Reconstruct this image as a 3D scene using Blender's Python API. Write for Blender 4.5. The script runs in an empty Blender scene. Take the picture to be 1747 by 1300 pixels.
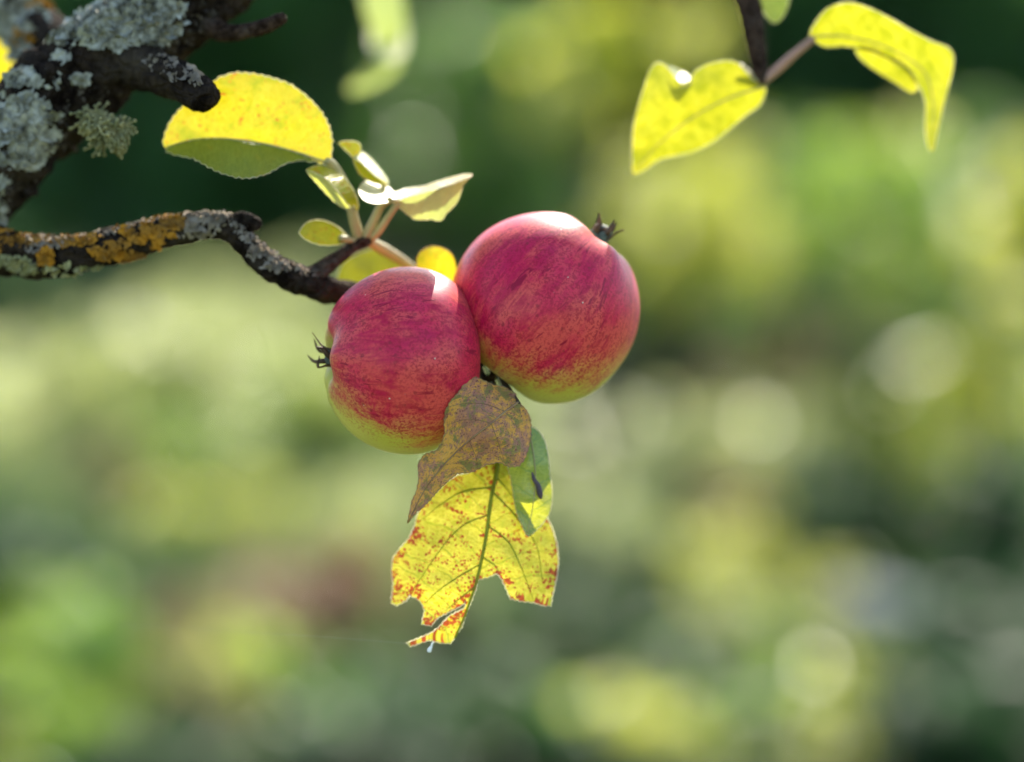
import bpy, math, random
import numpy as np
from mathutils import Vector, Matrix, noise
from mathutils.geometry import delaunay_2d_cdt

# ------------------------------------------------------------------ camera, sky, sun, exposure
SC = bpy.context.scene
COL = SC.collection
random.seed(7)
RNG = np.random.default_rng(11)
CAM_H = 1.35
PITCH = math.radians(-6.0)
FOCUS = 0.85
LENS = 85.0
TW, TH = 1747.0, 1300.0
PX = 36.0 / LENS / TW                    # lateral metres per photo pixel and metre of depth

cam_data = bpy.data.cameras.new('camera')
cam = bpy.data.objects.new('camera', cam_data)
COL.objects.link(cam)
cam.location = (0, 0, CAM_H)
cam.rotation_euler = (math.radians(90) + PITCH, 0, 0)
cam_data.lens = LENS
cam_data.sensor_width = 36.0
cam_data.clip_start = 0.02
cam_data.clip_end = 2000
cam_data.dof.use_dof = True
cam_data.dof.focus_distance = FOCUS - 0.006
cam_data.dof.aperture_fstop = 2.5
SC.camera = cam

SUN_EL = math.radians(40.0)
SUN_AZ = math.radians(13.0)              # to the right of the view direction, behind the apples
world = bpy.data.worlds.new('World')
SC.world = world
world.use_nodes = True
wn = world.node_tree
bg = wn.nodes['Background']
sky = wn.nodes.new('ShaderNodeTexSky')
sky.sky_type = 'NISHITA'
sky.sun_disc = False
sky.sun_elevation = SUN_EL
sky.sun_rotation = SUN_AZ
sky.air_density = 1.0
sky.dust_density = 1.0
sky.ozone_density = 0.4
wn.links.new(sky.outputs[0], bg.inputs[0])
bg.inputs[1].default_value = 0.15

sun_data = bpy.data.lights.new('sun', 'SUN')
sun_data.energy = 4.8
sun_data.angle = math.radians(0.55)
sun_data.color = (1.0, 0.92, 0.79)
sun = bpy.data.objects.new('sun', sun_data)
COL.objects.link(sun)
sdir = Vector((math.sin(SUN_AZ) * math.cos(SUN_EL), math.cos(SUN_AZ) * math.cos(SUN_EL), math.sin(SUN_EL)))
sun.rotation_euler = (-sdir).to_track_quat('-Z', 'Y').to_euler()
sun.location = (3, 12, 12)

SC.view_settings.view_transform = 'Standard'
SC.view_settings.look = 'None'
SC.view_settings.gamma = 1.0
SC.view_settings.use_curve_mapping = False
SC.view_settings.exposure = 1.55
SC.render.engine = 'CYCLES'
SC.cycles.use_denoising = True
SC.cycles.max_bounces = 8
SC.cycles.transparent_max_bounces = 8
SC.cycles.sample_clamp_indirect = 6.0
SC.cycles.caustics_reflective = False
SC.cycles.caustics_refractive = False

# ------------------------------------------------------------------ helpers: points and meshes
RIGHT = Vector((1, 0, 0))
FWD = Vector((0, math.cos(PITCH), math.sin(PITCH)))
UP = Vector((0, -math.sin(PITCH), math.cos(PITCH)))
CAMP = Vector((0, 0, CAM_H))


def at(px, py, depth):
    """a point of the place, seen at this photo pixel, depth metres in front of the lens"""
    return CAMP + RIGHT * ((px - TW / 2) * PX * depth) + UP * ((TH / 2 - py) * PX * depth) + FWD * depth


def near(px, py, w=0.0):
    """the same for the fruiting branch: w millimetres behind the plane of focus"""
    return at(px, py, FOCUS + w * 0.001)


def cvec(x, y, z):
    """a direction: x right, y up, z towards the lens"""
    return (RIGHT * x + UP * y - FWD * z).normalized()


def tag(o, label=None, cat=None, group=None, kind=None):
    if label: o['label'] = label
    if cat: o['category'] = cat
    if group: o['group'] = group
    if kind: o['kind'] = kind
    return o


def thing(name, loc, label, cat, group=None):
    o = bpy.data.objects.new(name, None)
    COL.objects.link(o)
    o.location = loc
    o.empty_display_size = 0.02
    return tag(o, label, cat, group)


def origin_of(o):
    p = Vector((0, 0, 0))
    while o is not None:
        p += Vector(o.location)
        o = o.parent
    return p


def mesh_data(name, verts, faces, mats, smooth=True, mat_idx=None):
    me = bpy.data.meshes.new(name)
    me.from_pydata([tuple(v) for v in verts], [], [tuple(f) for f in faces])
    for m in (mats if isinstance(mats, (list, tuple)) else [mats]):
        me.materials.append(m)
    if smooth:
        me.polygons.foreach_set('use_smooth', [True] * len(me.polygons))
    if mat_idx is not None:
        me.polygons.foreach_set('material_index', mat_idx)
    me.update()
    return me


def put(name, me, parent=None, loc=(0, 0, 0)):
    o = bpy.data.objects.new(name, me)
    COL.objects.link(o)
    o.parent = parent
    o.location = loc
    return o


def build(name, verts, faces, mats, parent=None, smooth=True, mat_idx=None, vec_attr=None):
    """verts in world space; stored relative to the parent thing"""
    org = origin_of(parent) if parent is not None else Vector((0, 0, 0))
    me = mesh_data(name, [Vector(v) - org for v in verts], faces, mats, smooth, mat_idx)
    if vec_attr:
        for k, data in vec_attr.items():
            a = me.attributes.new(k, 'FLOAT_VECTOR', 'POINT')
            a.data.foreach_set('vector', np.asarray(data, dtype=np.float32).ravel())
    return put(name, me, parent)


def catmull(pts, sub):
    """Catmull-Rom through tuples of any length"""
    P = [np.array(p, float) for p in pts]
    P = [2 * P[0] - P[1]] + P + [2 * P[-1] - P[-2]]
    out = []
    for i in range(1, len(P) - 2):
        for k in range(sub):
            t = k / sub
            a, b, c, d = P[i - 1], P[i], P[i + 1], P[i + 2]
            out.append(0.5 * ((2 * b) + (c - a) * t + (2 * a - 5 * b + 4 * c - d) * t * t + (3 * b - a - 3 * c + d) * t ** 3))
    out.append(P[-2])
    return out


def tube_geo(path, n=12, bump=0.0, freq=120.0, seed=0.0, cap_round=True):
    """path of (Vector, radius) -> verts, faces; bump is relative knobbliness"""
    V, F = [], []
    prev = None
    N = len(path)
    for i, (p, r) in enumerate(path):
        a = path[max(i - 1, 0)][0]
        b = path[min(i + 1, N - 1)][0]
        d = (b - a).normalized()
        if prev is None:
            ref = Vector((0, 0, 1)) if abs(d.z) < 0.9 else Vector((1, 0, 0))
            x = d.cross(ref).normalized()
        else:
            x = (prev - d * prev.dot(d)).normalized()
        prev = x
        y = d.cross(x)
        for k in range(n):
            an = 2 * math.pi * k / n
            dirv = x * math.cos(an) + y * math.sin(an)
            rr = r
            if bump:
                q = (p + dirv * r) * freq + Vector((seed, seed * 1.7, 0))
                rr = r * (1 + bump * (noise.noise(q) + 0.6 * noise.noise(q * 2.3) + 0.4 * noise.noise(q * 5.1)))
            V.append(p + dirv * rr)
    for i in range(N - 1):
        for k in range(n):
            k2 = (k + 1) % n
            F.append((i * n + k, i * n + k2, (i + 1) * n + k2, (i + 1) * n + k))
    for e, i in ((0, 0), (1, N - 1)):
        p, r = path[i]
        q = path[1 if e == 0 else N - 2][0]
        d = (p - q).normalized()
        V.append(p + d * (r * 0.35 if cap_round else 0.0))
        c = len(V) - 1
        for k in range(n):
            k2 = (k + 1) % n
            F.append((c, i * n + k2, i * n + k) if e == 0 else (c, i * n + k, i * n + k2))
    return V, F


def px_path(pts, sub=8):
    """pts (px, py, w_mm, r_px) -> path of (Vector, r)"""
    out = []
    for x, y, w, r in catmull(pts, sub):
        dep = FOCUS + w * 0.001
        out.append((at(x, y, dep), max(r, 0.2) * PX * dep))
    return out


def join_geo(parts):
    V, F, M = [], [], []
    for v, f, m in parts:
        o = len(V)
        V += list(v)
        F += [tuple(i + o for i in q) for q in f]
        M += [m] * len(f)
    return V, F, M


# ------------------------------------------------------------------ helpers: materials
class NT:
    def __init__(self, name):
        self.mat = bpy.data.materials.new(name)
        self.mat.use_nodes = True
        self.t = self.mat.node_tree
        self.t.nodes.clear()
        self.out = self.t.nodes.new('ShaderNodeOutputMaterial')

    def n(self, typ, **kw):
        nd = self.t.nodes.new(typ)
        for k, v in kw.items():
            setattr(nd, k, v)
        return nd

    def set(self, sock, val):
        if isinstance(val, bpy.types.NodeSocket):
            self.t.links.new(val, sock)
        elif isinstance(val, (tuple, list)) and len(val) == 3 and sock.type == 'RGBA':
            sock.default_value = (*val, 1)
        else:
            sock.default_value = val

    def math(self, op, a, b=0.0, c=0.0, clamp=False):
        nd = self.n('ShaderNodeMath', operation=op, use_clamp=clamp)
        for s, v in zip(nd.inputs, (a, b, c)):
            self.set(s, v)
        return nd.outputs[0]

    def mix(self, f, a, b, mode='MIX'):
        nd = self.n('ShaderNodeMix', data_type='RGBA', blend_type=mode)
        self.set(nd.inputs[0], f)
        self.set(nd.inputs[6], a)
        self.set(nd.inputs[7], b)
        return nd.outputs[2]

    def ramp(self, f, lo, hi, smooth=True):
        nd = self.n('ShaderNodeMapRange', interpolation_type='SMOOTHSTEP' if smooth else 'LINEAR')
        self.set(nd.inputs[0], f)
        nd.inputs[1].default_value = lo
        nd.inputs[2].default_value = hi
        return nd.outputs[0]

    def noise(self, vec, scale, detail=3.0, rough=0.55, dist=0.0):
        nd = self.n('ShaderNodeTexNoise')
        if vec is not None: self.set(nd.inputs['Vector'], vec)
        nd.inputs['Scale'].default_value = scale
        nd.inputs['Detail'].default_value = detail
        nd.inputs['Roughness'].default_value = rough
        nd.inputs['Distortion'].default_value = dist
        return nd.outputs['Fac']

    def voro(self, vec, scale, feature='F1', rand=1.0):
        nd = self.n('ShaderNodeTexVoronoi', feature=feature)
        if vec is not None: self.set(nd.inputs['Vector'], vec)
        nd.inputs['Scale'].default_value = scale
        nd.inputs['Randomness'].default_value = rand
        return nd

    def attr(self, name):
        return self.n('ShaderNodeAttribute', attribute_name=name).outputs['Vector']

    def sep(self, v):
        nd = self.n('ShaderNodeSeparateXYZ')
        self.set(nd.inputs[0], v)
        return nd.outputs

    def vscale(self, v, s):
        nd = self.n('ShaderNodeVectorMath', operation='MULTIPLY')
        self.set(nd.inputs[0], v)
        nd.inputs[1].default_value = s
        return nd.outputs[0]

    def obj(self):
        return self.n('ShaderNodeTexCoord').outputs['Object']

    def bump(self, h, strength, dist):
        nd = self.n('ShaderNodeBump')
        nd.inputs['Strength'].default_value = strength
        nd.inputs['Distance'].default_value = dist
        self.set(nd.inputs['Height'], h)
        return nd.outputs[0]

    def bsdf(self, color, rough=0.6, spec=0.5, normal=None, **kw):
        p = self.n('ShaderNodeBsdfPrincipled')
        self.set(p.inputs['Base Color'], color)
        self.set(p.inputs['Roughness'], rough)
        p.inputs['Specular IOR Level'].default_value = spec
        if normal is not None: self.set(p.inputs['Normal'], normal)
        for k, v in kw.items():
            self.set(p.inputs[k.replace('_', ' ')], v)
        return p

    def done(self, shader):
        self.t.links.new(shader, self.out.inputs[0])
        return self.mat

    def thin(self, refl, trans, fac, rough=0.5, spec=0.5, normal=None):
        """reflecting and letting light through"""
        p = self.bsdf(refl, rough, spec, normal)
        tr = self.n('ShaderNodeBsdfTranslucent')
        self.set(tr.inputs[0], trans)
        m = self.n('ShaderNodeMixShader')
        self.set(m.inputs[0], fac)
        self.t.links.new(p.outputs[0], m.inputs[1])
        self.t.links.new(tr.outputs[0], m.inputs[2])
        return self.done(m.outputs[0])


def plain(name, c, rough=0.7, c2=None, scale=40.0, spec=0.4, bump=0.0):
    t = NT(name)
    v = t.obj()
    f = t.noise(v, scale, 4.0)
    col = t.mix(t.ramp(f, 0.3, 0.7), c, c2 or tuple(x * 0.7 for x in c))
    nrm = t.bump(f, bump, 0.002) if bump else None
    return t.done(t.bsdf(col, rough, spec, nrm).outputs[0])


def foliage(name, refl, trans, fac=0.5, rough=0.45, vary=0.35, scale=3.0, spec=0.5):
    t = NT(name)
    v = t.obj()
    f = t.ramp(t.noise(v, scale, 3.0), 0.32, 0.68)
    lo = tuple(x * (1 - vary) for x in refl)
    lot = tuple(x * (1 - vary) for x in trans)
    return t.thin(t.mix(f, lo, refl), t.mix(f, lot, trans), fac, rough, spec)


def leaf_mat(name, refl, trans, spot=(0.16, 0.03, 0.01), spots=0.0, blotch=None, blotch_amt=0.0,
             fac=0.5, rough=0.4, veins=1.0, pitch=8.0, spot_scale=0.75, spec=0.5, edge_spots=0.0):
    """apple leaf: attribute lv = (across mm, along mm, distance from the margin mm)"""
    t = NT(name)
    lv = t.attr('lv')
    x, y, z = t.sep(lv)
    flat = t.n('ShaderNodeCombineXYZ')
    t.set(flat.inputs[0], x); t.set(flat.inputs[1], y)
    flat = flat.outputs[0]
    ax = t.math('ABSOLUTE', x)
    wob = t.math('MULTIPLY', t.math('SUBTRACT', t.noise(flat, 0.12, 2.0), 0.5), 5.0)
    ph = t.math('ADD', t.math('SUBTRACT', y, t.math('MULTIPLY', ax, -0.75)), wob)
    ph = t.math('ADD', ph, t.math('MULTIPLY', t.math('MULTIPLY', ax, ax), -0.012))
    side = t.math('MULTIPLY', t.math('SIGN', x), pitch * 0.24)
    fr = t.math('PINGPONG', t.math('ADD', ph, side), pitch * 0.5)
    lateral = t.math('SUBTRACT', 1.0, t.ramp(fr, 0.05, 0.42))
    # ladder-like small veins between the laterals, then the finest net
    lad = t.voro(t.vscale(flat, (0.28, 0.75, 1)), 1.0, 'DISTANCE_TO_EDGE').outputs['Distance']
    lad = t.math('SUBTRACT', 1.0, t.ramp(lad, 0.01, 0.10))
    net = t.voro(flat, 1.7, 'DISTANCE_TO_EDGE').outputs['Distance']
    net = t.math('SUBTRACT', 1.0, t.ramp(net, 0.02, 0.14))
    big = t.noise(flat, 0.06, 3.0)
    mid = t.noise(flat, 0.35, 4.0, 0.65)
    rf = t.mix(t.ramp(big, 0.3, 0.7), refl, tuple(c * f for c, f in zip(refl, (1.35, 1.05, 0.8))))
    tf = t.mix(t.ramp(mid, 0.25, 0.75), trans, tuple(c * f for c, f in zip(trans, (0.82, 0.9, 0.6))))
    tf = t.mix(t.math('MULTIPLY', net, 0.5 * veins), tf, tuple(min(1, c * 1.35 + g_) for c, g_ in zip(trans, (0.20, 0.20, 0.07))))
    tf = t.mix(t.math('MULTIPLY', lad, 0.55 * veins), tf, tuple(min(1, c * 1.35 + g_) for c, g_ in zip(trans, (0.22, 0.22, 0.08))))
    tf = t.mix(t.math('MULTIPLY', lateral, 0.75 * veins), tf, (trans[0] * 0.45, trans[1] * 0.6, trans[2] * 0.5))
    rf = t.mix(t.math('MULTIPLY', lateral, 0.35 * veins), rf, tuple(min(1, c * 1.4 + 0.04) for c in refl))
    if blotch is not None:
        b = t.ramp(t.noise(flat, 0.16, 5.0, 0.7, 0.6), 0.60 - blotch_amt * 0.35, 0.84 - blotch_amt * 0.35)
        rf = t.mix(b, rf, blotch[0])
        tf = t.mix(b, tf, blotch[1])
    if spots > 0:
        wv = t.n('ShaderNodeTexNoise'); t.set(wv.inputs['Vector'], flat); wv.inputs['Scale'].default_value = 1.1; wv.inputs['Detail'].default_value = 3.0
        wa = t.n('ShaderNodeVectorMath', operation='MULTIPLY_ADD')
        t.set(wa.inputs[0], wv.outputs['Color']); wa.inputs[1].default_value = (1.1, 1.1, 0); t.set(wa.inputs[2], flat)
        for sc_, amt, lo_, hi_ in ((spot_scale, 1.0, 0.46, 0.66), (spot_scale * 2.3, 0.8, 0.36, 0.62)):
            vo = t.voro(wa.outputs[0], sc_)
            d = vo.outputs['Distance']
            rnd = t.sep(vo.outputs['Color'])[0]
            grp = t.ramp(t.noise(flat, 0.13, 2.0), lo_, hi_)
            thr = t.math('ADD', t.math('MULTIPLY', grp, 0.46), 0.06 if amt == 1.0 else 0.20)
            if edge_spots > 0:
                e = t.math('SUBTRACT', 1.0, t.ramp(z, 0.2, 5.0))
                thr = t.math('ADD', thr, t.math('MULTIPLY', e, edge_spots))
            thr = t.math('MULTIPLY', thr, t.math('MULTIPLY', rnd, spots * amt))
            m = t.ramp(t.math('SUBTRACT', thr, d), -0.02, 0.06)
            sc2 = t.mix(rnd, tuple(min(1, c * 2.6) for c in spot), spot)
            rf = t.mix(m, rf, sc2)
            tf = t.mix(m, tf, sc2)
    h = t.math('ADD', t.math('MULTIPLY', lateral, 1.0), t.math('ADD', t.math('MULTIPLY', lad, 0.4), t.math('MULTIPLY', mid, 0.8)))
    nrm = t.bump(h, 0.35, 0.0006)
    return t.thin(rf, tf, fac, rough, spec, nrm)


# ------------------------------------------------------------------ materials
M_BARK = None


def bark_mat(name, c1, c2, c3, scale=1.0):
    t = NT(name)
    v = t.obj()
    st = t.noise(t.vscale(v, (1, 1, 1)), 160 * scale, 5.0, 0.7, 0.5)
    b2 = t.noise(v, 45 * scale, 3.0)
    col = t.mix(t.ramp(st, 0.35, 0.62), c1, c2)
    col = t.mix(t.math('MULTIPLY', t.ramp(b2, 0.5, 0.72), 0.7), col, c3)
    crack = t.voro(v, 210 * scale, 'DISTANCE_TO_EDGE').outputs['Distance']
    h = t.math('ADD', st, t.math('MULTIPLY', t.ramp(crack, 0.0, 0.2), 0.4))
    return t.done(t.bsdf(col, 0.95, 0.04, t.bump(h, 1.0, 0.0035)).outputs[0])


M_BARK = bark_mat('old_bark', (0.006, 0.004, 0.003), (0.034, 0.025, 0.018), (0.075, 0.060, 0.042))
M_TWIG = bark_mat('twig_bark', (0.020, 0.011, 0.007), (0.080, 0.052, 0.036), (0.12, 0.10, 0.08), 1.6)
M_CUT = plain('broken_wood', (0.02, 0.014, 0.012), 0.9, (0.06, 0.04, 0.03), 300, 0.2, 0.5)
M_LICHEN = None
t = NT('grey_lichen')
v = t.obj()
f = t.noise(v, 220, 4.0, 0.6)
c = t.mix(t.ramp(f, 0.35, 0.65), (0.15, 0.15, 0.115), (0.38, 0.385, 0.32))
c = t.mix(t.ramp(t.noise(v, 60, 2.0), 0.55, 0.75), c, (0.30, 0.30, 0.20))
M_LICHEN = t.done(t.bsdf(c, 0.95, 0.06, t.bump(f, 0.9, 0.0014)).outputs[0])
M_ORANGE = plain('orange_lichen', (0.42, 0.19, 0.012), 0.9, (0.16, 0.085, 0.02), 160, 0.2, 0.5)
M_OLIVE = plain('olive_lichen', (0.30, 0.28, 0.13), 0.9, (0.14, 0.15, 0.07), 160, 0.2)
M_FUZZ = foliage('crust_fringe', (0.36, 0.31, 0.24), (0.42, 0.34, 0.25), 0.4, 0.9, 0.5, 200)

M_CRUST = plain('bark_crust', (0.10, 0.085, 0.065), 0.9, (0.03, 0.025, 0.02), 200, 0.1, 0.6)
M_YELLOW = leaf_mat('yellow_leaf', (0.36, 0.37, 0.02), (0.44, 0.345, 0.003), spots=0.9, spot=(0.35, 0.12, 0.01),
                    blotch=((0.20, 0.26, 0.02), (0.28, 0.31, 0.005)), blotch_amt=0.4, veins=0.35, spot_scale=0.35)
M_LEAF_UNDER = leaf_mat('green_and_shaded_leaf', (0.12, 0.18, 0.03), (0.30, 0.37, 0.02), spots=0.3,  # green leaf colour; on the lower fold it is darkened for shade
                        blotch=((0.30, 0.24, 0.02), (0.5, 0.42, 0.02)), blotch_amt=0.15, veins=0.5)
M_BRIGHT = leaf_mat('clear_yellow_leaf', (0.40, 0.41, 0.02), (0.35, 0.325, 0.004), spots=0.0,
                    blotch=((0.42, 0.40, 0.02), (0.22, 0.24, 0.004)), blotch_amt=0.55, veins=0.4)
M_PALE = leaf_mat('pale_glare_leaf', (0.42, 0.46, 0.22), (0.62, 0.62, 0.10), spots=0.2, veins=0.4, fac=0.4, rough=0.42, spec=0.9)  # paler leaf colour stands in for white glare on the sheen panels
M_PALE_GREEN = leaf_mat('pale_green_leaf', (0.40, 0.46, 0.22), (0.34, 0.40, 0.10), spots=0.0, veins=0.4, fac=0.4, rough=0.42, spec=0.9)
M_SPOTTED = leaf_mat('spotted_yellow_leaf', (0.20, 0.30, 0.03), (0.39, 0.315, 0.004), spots=1.3, spot=(0.20, 0.035, 0.006),
                     blotch=((0.17, 0.28, 0.03), (0.30, 0.33, 0.006)), blotch_amt=0.26, veins=1.0, spot_scale=0.5, edge_spots=0.3)
M_GREEN = leaf_mat('green_leaf', (0.05, 0.21, 0.06), (0.46, 0.44, 0.008), spots=0.0, veins=1.0, rough=0.3, spec=0.9, fac=0.42)
M_VEIN = foliage('leaf_vein', (0.22, 0.30, 0.05), (0.62, 0.66, 0.04), 0.7, 0.5, 0.2, 100)
M_VEIN_PALE = foliage('pale_leaf_vein', (0.45, 0.42, 0.20), (0.55, 0.45, 0.1), 0.3, 0.5, 0.2, 100)
M_VEIN_BROWN = plain('dry_vein', (0.30, 0.20, 0.09), 0.7, (0.2, 0.1, 0.05), 200)
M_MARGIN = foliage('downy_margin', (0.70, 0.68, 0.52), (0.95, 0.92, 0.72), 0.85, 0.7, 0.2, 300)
M_MARGIN_BROWN = plain('dry_margin', (0.22, 0.10, 0.05), 0.8, (0.35, 0.25, 0.10), 500)
M_PETIOLE = foliage('petiole_skin', (0.46, 0.40, 0.17), (0.5, 0.42, 0.12), 0.25, 0.45, 0.25, 90)
M_PETIOLE_SHADED = foliage('shaded_petiole_skin', (0.07, 0.055, 0.03), (0.06, 0.05, 0.02), 0.2, 0.6, 0.25, 90)  # darker copy of the petiole skin, painting the shade between the apples
M_PETIOLE_PINK = foliage('pink_petiole_skin', (0.42, 0.26, 0.18), (0.45, 0.25, 0.12), 0.25, 0.4, 0.25, 90)
M_SILK = plain('silk', (0.85, 0.85, 0.82), 0.3, (0.8, 0.8, 0.78), 100, 0.8)
M_THREAD = plain('fine_silk', (0.30, 0.32, 0.26), 0.5, (0.2, 0.22, 0.18), 100, 0.3)
M_SEPAL = foliage('dry_sepal', (0.16, 0.10, 0.055), (0.30, 0.14, 0.05), 0.35, 0.7, 0.6, 350)
M_SCAR = plain('leaf_scar', (0.10, 0.07, 0.09), 0.8, (0.05, 0.04, 0.05), 500)
M_CALYX = plain('calyx_tube', (0.030, 0.045, 0.035), 0.7, (0.10, 0.12, 0.09), 400)

# the withered brown leaf
t = NT('withered_leaf')
lv = t.attr('lv')
x, y, z = t.sep(lv)
n1 = t.noise(lv, 0.16, 5.0, 0.7, 0.5)
n2 = t.noise(lv, 0.55, 5.0, 0.72, 0.3)
n3 = t.noise(t.vscale(lv, (1.0, 0.35, 1.0)), 1.5, 4.0, 0.7)
sp = t.voro(lv, 1.05)
spot = t.math('SUBTRACT', 1.0, t.ramp(sp.outputs['Distance'], 0.15, 0.42))
c = t.mix(t.ramp(n1, 0.42, 0.53), (0.30, 0.29, 0.09), (0.98, 0.52, 0.11))
c = t.mix(t.math('MULTIPLY', t.ramp(t.math('ADD', n2, t.math('MULTIPLY', t.math('SUBTRACT', t.noise(lv, 0.07, 1.0), 0.5), 0.5)), 0.46, 0.58), 0.75), c, (0.58, 0.24, 0.21))
c = t.mix(t.math('MULTIPLY', t.ramp(n3, 0.55, 0.64), 0.6), c, (0.20, 0.10, 0.13))
c = t.mix(t.math('MULTIPLY', spot, t.ramp(n2, 0.42, 0.55)), c, (0.21, 0.075, 0.085))
net = t.voro(lv, 1.3, 'DISTANCE_TO_EDGE').outputs['Distance']
h = t.math('ADD', t.math('MULTIPLY', n2, 1.0), t.math('MULTIPLY', t.ramp(net, 0.0, 0.15), 0.25))
M_WITHERED = t.thin(c, (0.42, 0.22, 0.06), 0.20, 0.55, 0.16, t.bump(h, 0.9, 0.0014))


def apple_mat(name, seed):
    """attributes: mer = (cos, sin of the meridian, way from calyx to stem 0..1), tone = (blush, basin, russet)"""
    t = NT(name)
    mer = t.attr('mer')
    tone = t.sep(t.attr('tone'))
    ob = t.obj()
    off = t.n('ShaderNodeVectorMath', operation='ADD')
    t.set(off.inputs[0], mer); off.inputs[1].default_value = (seed, seed * 2.1, seed * 0.7)
    mv = off.outputs[0]
    wide = t.noise(t.vscale(mv, (3.0, 3.0, 4.6)), 1.0, 5.0, 0.65, 0.6)
    streak = t.noise(t.vscale(mv, (8.0, 8.0, 7.0)), 1.0, 5.0, 0.65, 1.2)
    dash = t.noise(t.vscale(mv, (11, 11, 8.0)), 1.0, 3.0, 0.55, 0.8)
    speck = t.noise(ob, 900, 3.0, 0.6)
    speck2 = t.noise(ob, 1000, 3.0, 0.7)
    blotch = t.noise(ob, 50, 4.0, 0.6)
    # blush: where the fruit ripened red
    bl = t.math('ADD', tone[0], t.math('MULTIPLY', t.math('SUBTRACT', wide, 0.5), 0.75))
    bl = t.math('ADD', bl, t.math('MULTIPLY', t.math('SUBTRACT', blotch, 0.5), 0.30))
    bl = t.math('ADD', bl, t.math('MULTIPLY', t.math('SUBTRACT', speck2, 0.5), 0.35))
    red_amt = t.ramp(bl, -0.30, 0.34)
    ground = t.mix(t.ramp(t.noise(ob, 25, 2.0), 0.3, 0.7), (0.44, 0.43, 0.045), (0.54, 0.47, 0.09))
    pinkish = t.mix(t.ramp(t.math('ADD', t.math('MULTIPLY', blotch, 0.5), t.math('MULTIPLY', wide, 0.5)), 0.40, 0.60), (0.62, 0.072, 0.062), (0.58, 0.014, 0.058))
    c = t.mix(red_amt, ground, pinkish)
    deep = t.mix(t.ramp(wide, 0.3, 0.7), (0.34, 0.001, 0.026), (0.44, 0.001, 0.050))
    s = t.ramp(t.math('ADD', t.math('MULTIPLY', streak, 0.6), t.math('MULTIPLY', wide, 0.4)), 0.45, 0.60)
    c = t.mix(t.math('MULTIPLY', t.math('MULTIPLY', s, red_amt), 0.8), c, deep)
    sm = t.math('MULTIPLY', t.ramp(speck2, 0.49, 0.57), t.math('ADD', 0.4, t.math('MULTIPLY', t.ramp(t.noise(ob, 70, 3.0), 0.36, 0.6), 0.6)))
    c = t.mix(t.math('MULTIPLY', t.math('MULTIPLY', sm, t.ramp(bl, -0.5, 0.15)), 0.7), c, (0.28, 0.002, 0.018))
    d = t.ramp(dash, 0.635, 0.68)
    c = t.mix(t.math('MULTIPLY', t.math('MULTIPLY', d, t.ramp(bl, 0.0, 0.35)), 0.85), c, (0.24, 0.001, 0.022))
    # fine dark freckles and pale breathing pores
    vo = t.voro(ob, 330)
    rnd = t.sep(vo.outputs['Color'])[0]
    fr = t.math('MULTIPLY', t.math('SUBTRACT', 1.0, t.ramp(vo.outputs['Distance'], 0.14, 0.30)), t.ramp(rnd, 0.45, 0.7))
    c = t.mix(t.math('MULTIPLY', fr, t.math('MULTIPLY', t.ramp(bl, -0.45, 0.1), 0.55)), c, (0.20, 0.012, 0.02))
    vp = t.voro(ob, 130)
    po = t.math('SUBTRACT', 1.0, t.ramp(vp.outputs['Distance'], 0.03, 0.05))
    po = t.math('MULTIPLY', po, t.ramp(t.sep(vp.outputs['Color'])[1], 0.5, 0.6))
    c = t.mix(t.math('MULTIPLY', po, 0.75), c, (0.62, 0.50, 0.40))
    # basin round the calyx stays green, russet shoulders
    c = t.mix(tone[1], c, (0.36, 0.36, 0.07))
    c = t.mix(t.math('MULTIPLY', tone[2], 0.6), c, (0.50, 0.24, 0.10))
    # waxy bloom
    wax = t.ramp(t.noise(ob, 38, 3.0), 0.42, 0.72)
    c = t.mix(t.math('MULTIPLY', wax, 0.04), c, (0.52, 0.30, 0.46))
    rough = t.math('ADD', 0.38, t.math('MULTIPLY', wax, 0.08))
    h = t.math('ADD', t.math('MULTIPLY', speck, 0.5), t.math('MULTIPLY', blotch, 1.2))
    p = t.bsdf(c, rough, 0.22, t.bump(h, 0.10, 0.0007))
    p.inputs['Sheen Weight'].default_value = 0.03
    p.inputs['Sheen Roughness'].default_value = 0.35
    p.inputs['Sheen Tint'].default_value = (1.0, 0.93, 0.9, 1)
    p.inputs['Subsurface Weight'].default_value = 0.12
    p.inputs['Subsurface Radius'].default_value = (1.0, 0.55, 0.25)
    p.inputs['Subsurface Scale'].default_value = 0.004
    return t.done(p.outputs[0])


# ------------------------------------------------------------------ ground
t = NT('meadow_soil')
v = t.obj()
g1 = t.ramp(t.noise(v, 0.9, 4.0, 0.6), 0.35, 0.65)
g2 = t.noise(v, 9.0, 5.0, 0.7)
c = t.mix(g1, (0.06, 0.09, 0.03), (0.12, 0.14, 0.06))
c = t.mix(t.ramp(g2, 0.5, 0.75), c, (0.17, 0.13, 0.075))
M_SOIL = t.done(t.bsdf(c, 0.95, 0.2, t.bump(g2, 0.5, 0.03)).outputs[0])


def ground_z(x, y):
    return 0.05 * noise.noise(Vector((x * 0.22, y * 0.22, 3.1)))


gx = list(np.linspace(-14, 14, 71))
gy = list(np.linspace(-6, 34, 101))
gx = [-900, -200, -60] + gx + [60, 200, 900]
gy = [-900, -200, -40] + gy + [60, 200, 1200]
V = [(x, y, ground_z(x, y) if abs(x) < 30 and -20 < y < 50 else 0.0) for y in gy for x in gx]
W = len(gx)
F = [(j * W + i, j * W + i + 1, (j + 1) * W + i + 1, (j + 1) * W + i) for j in range(len(gy) - 1) for i in range(W - 1)]
tag(build('ground', V, F, M_SOIL), kind='structure')

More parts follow.
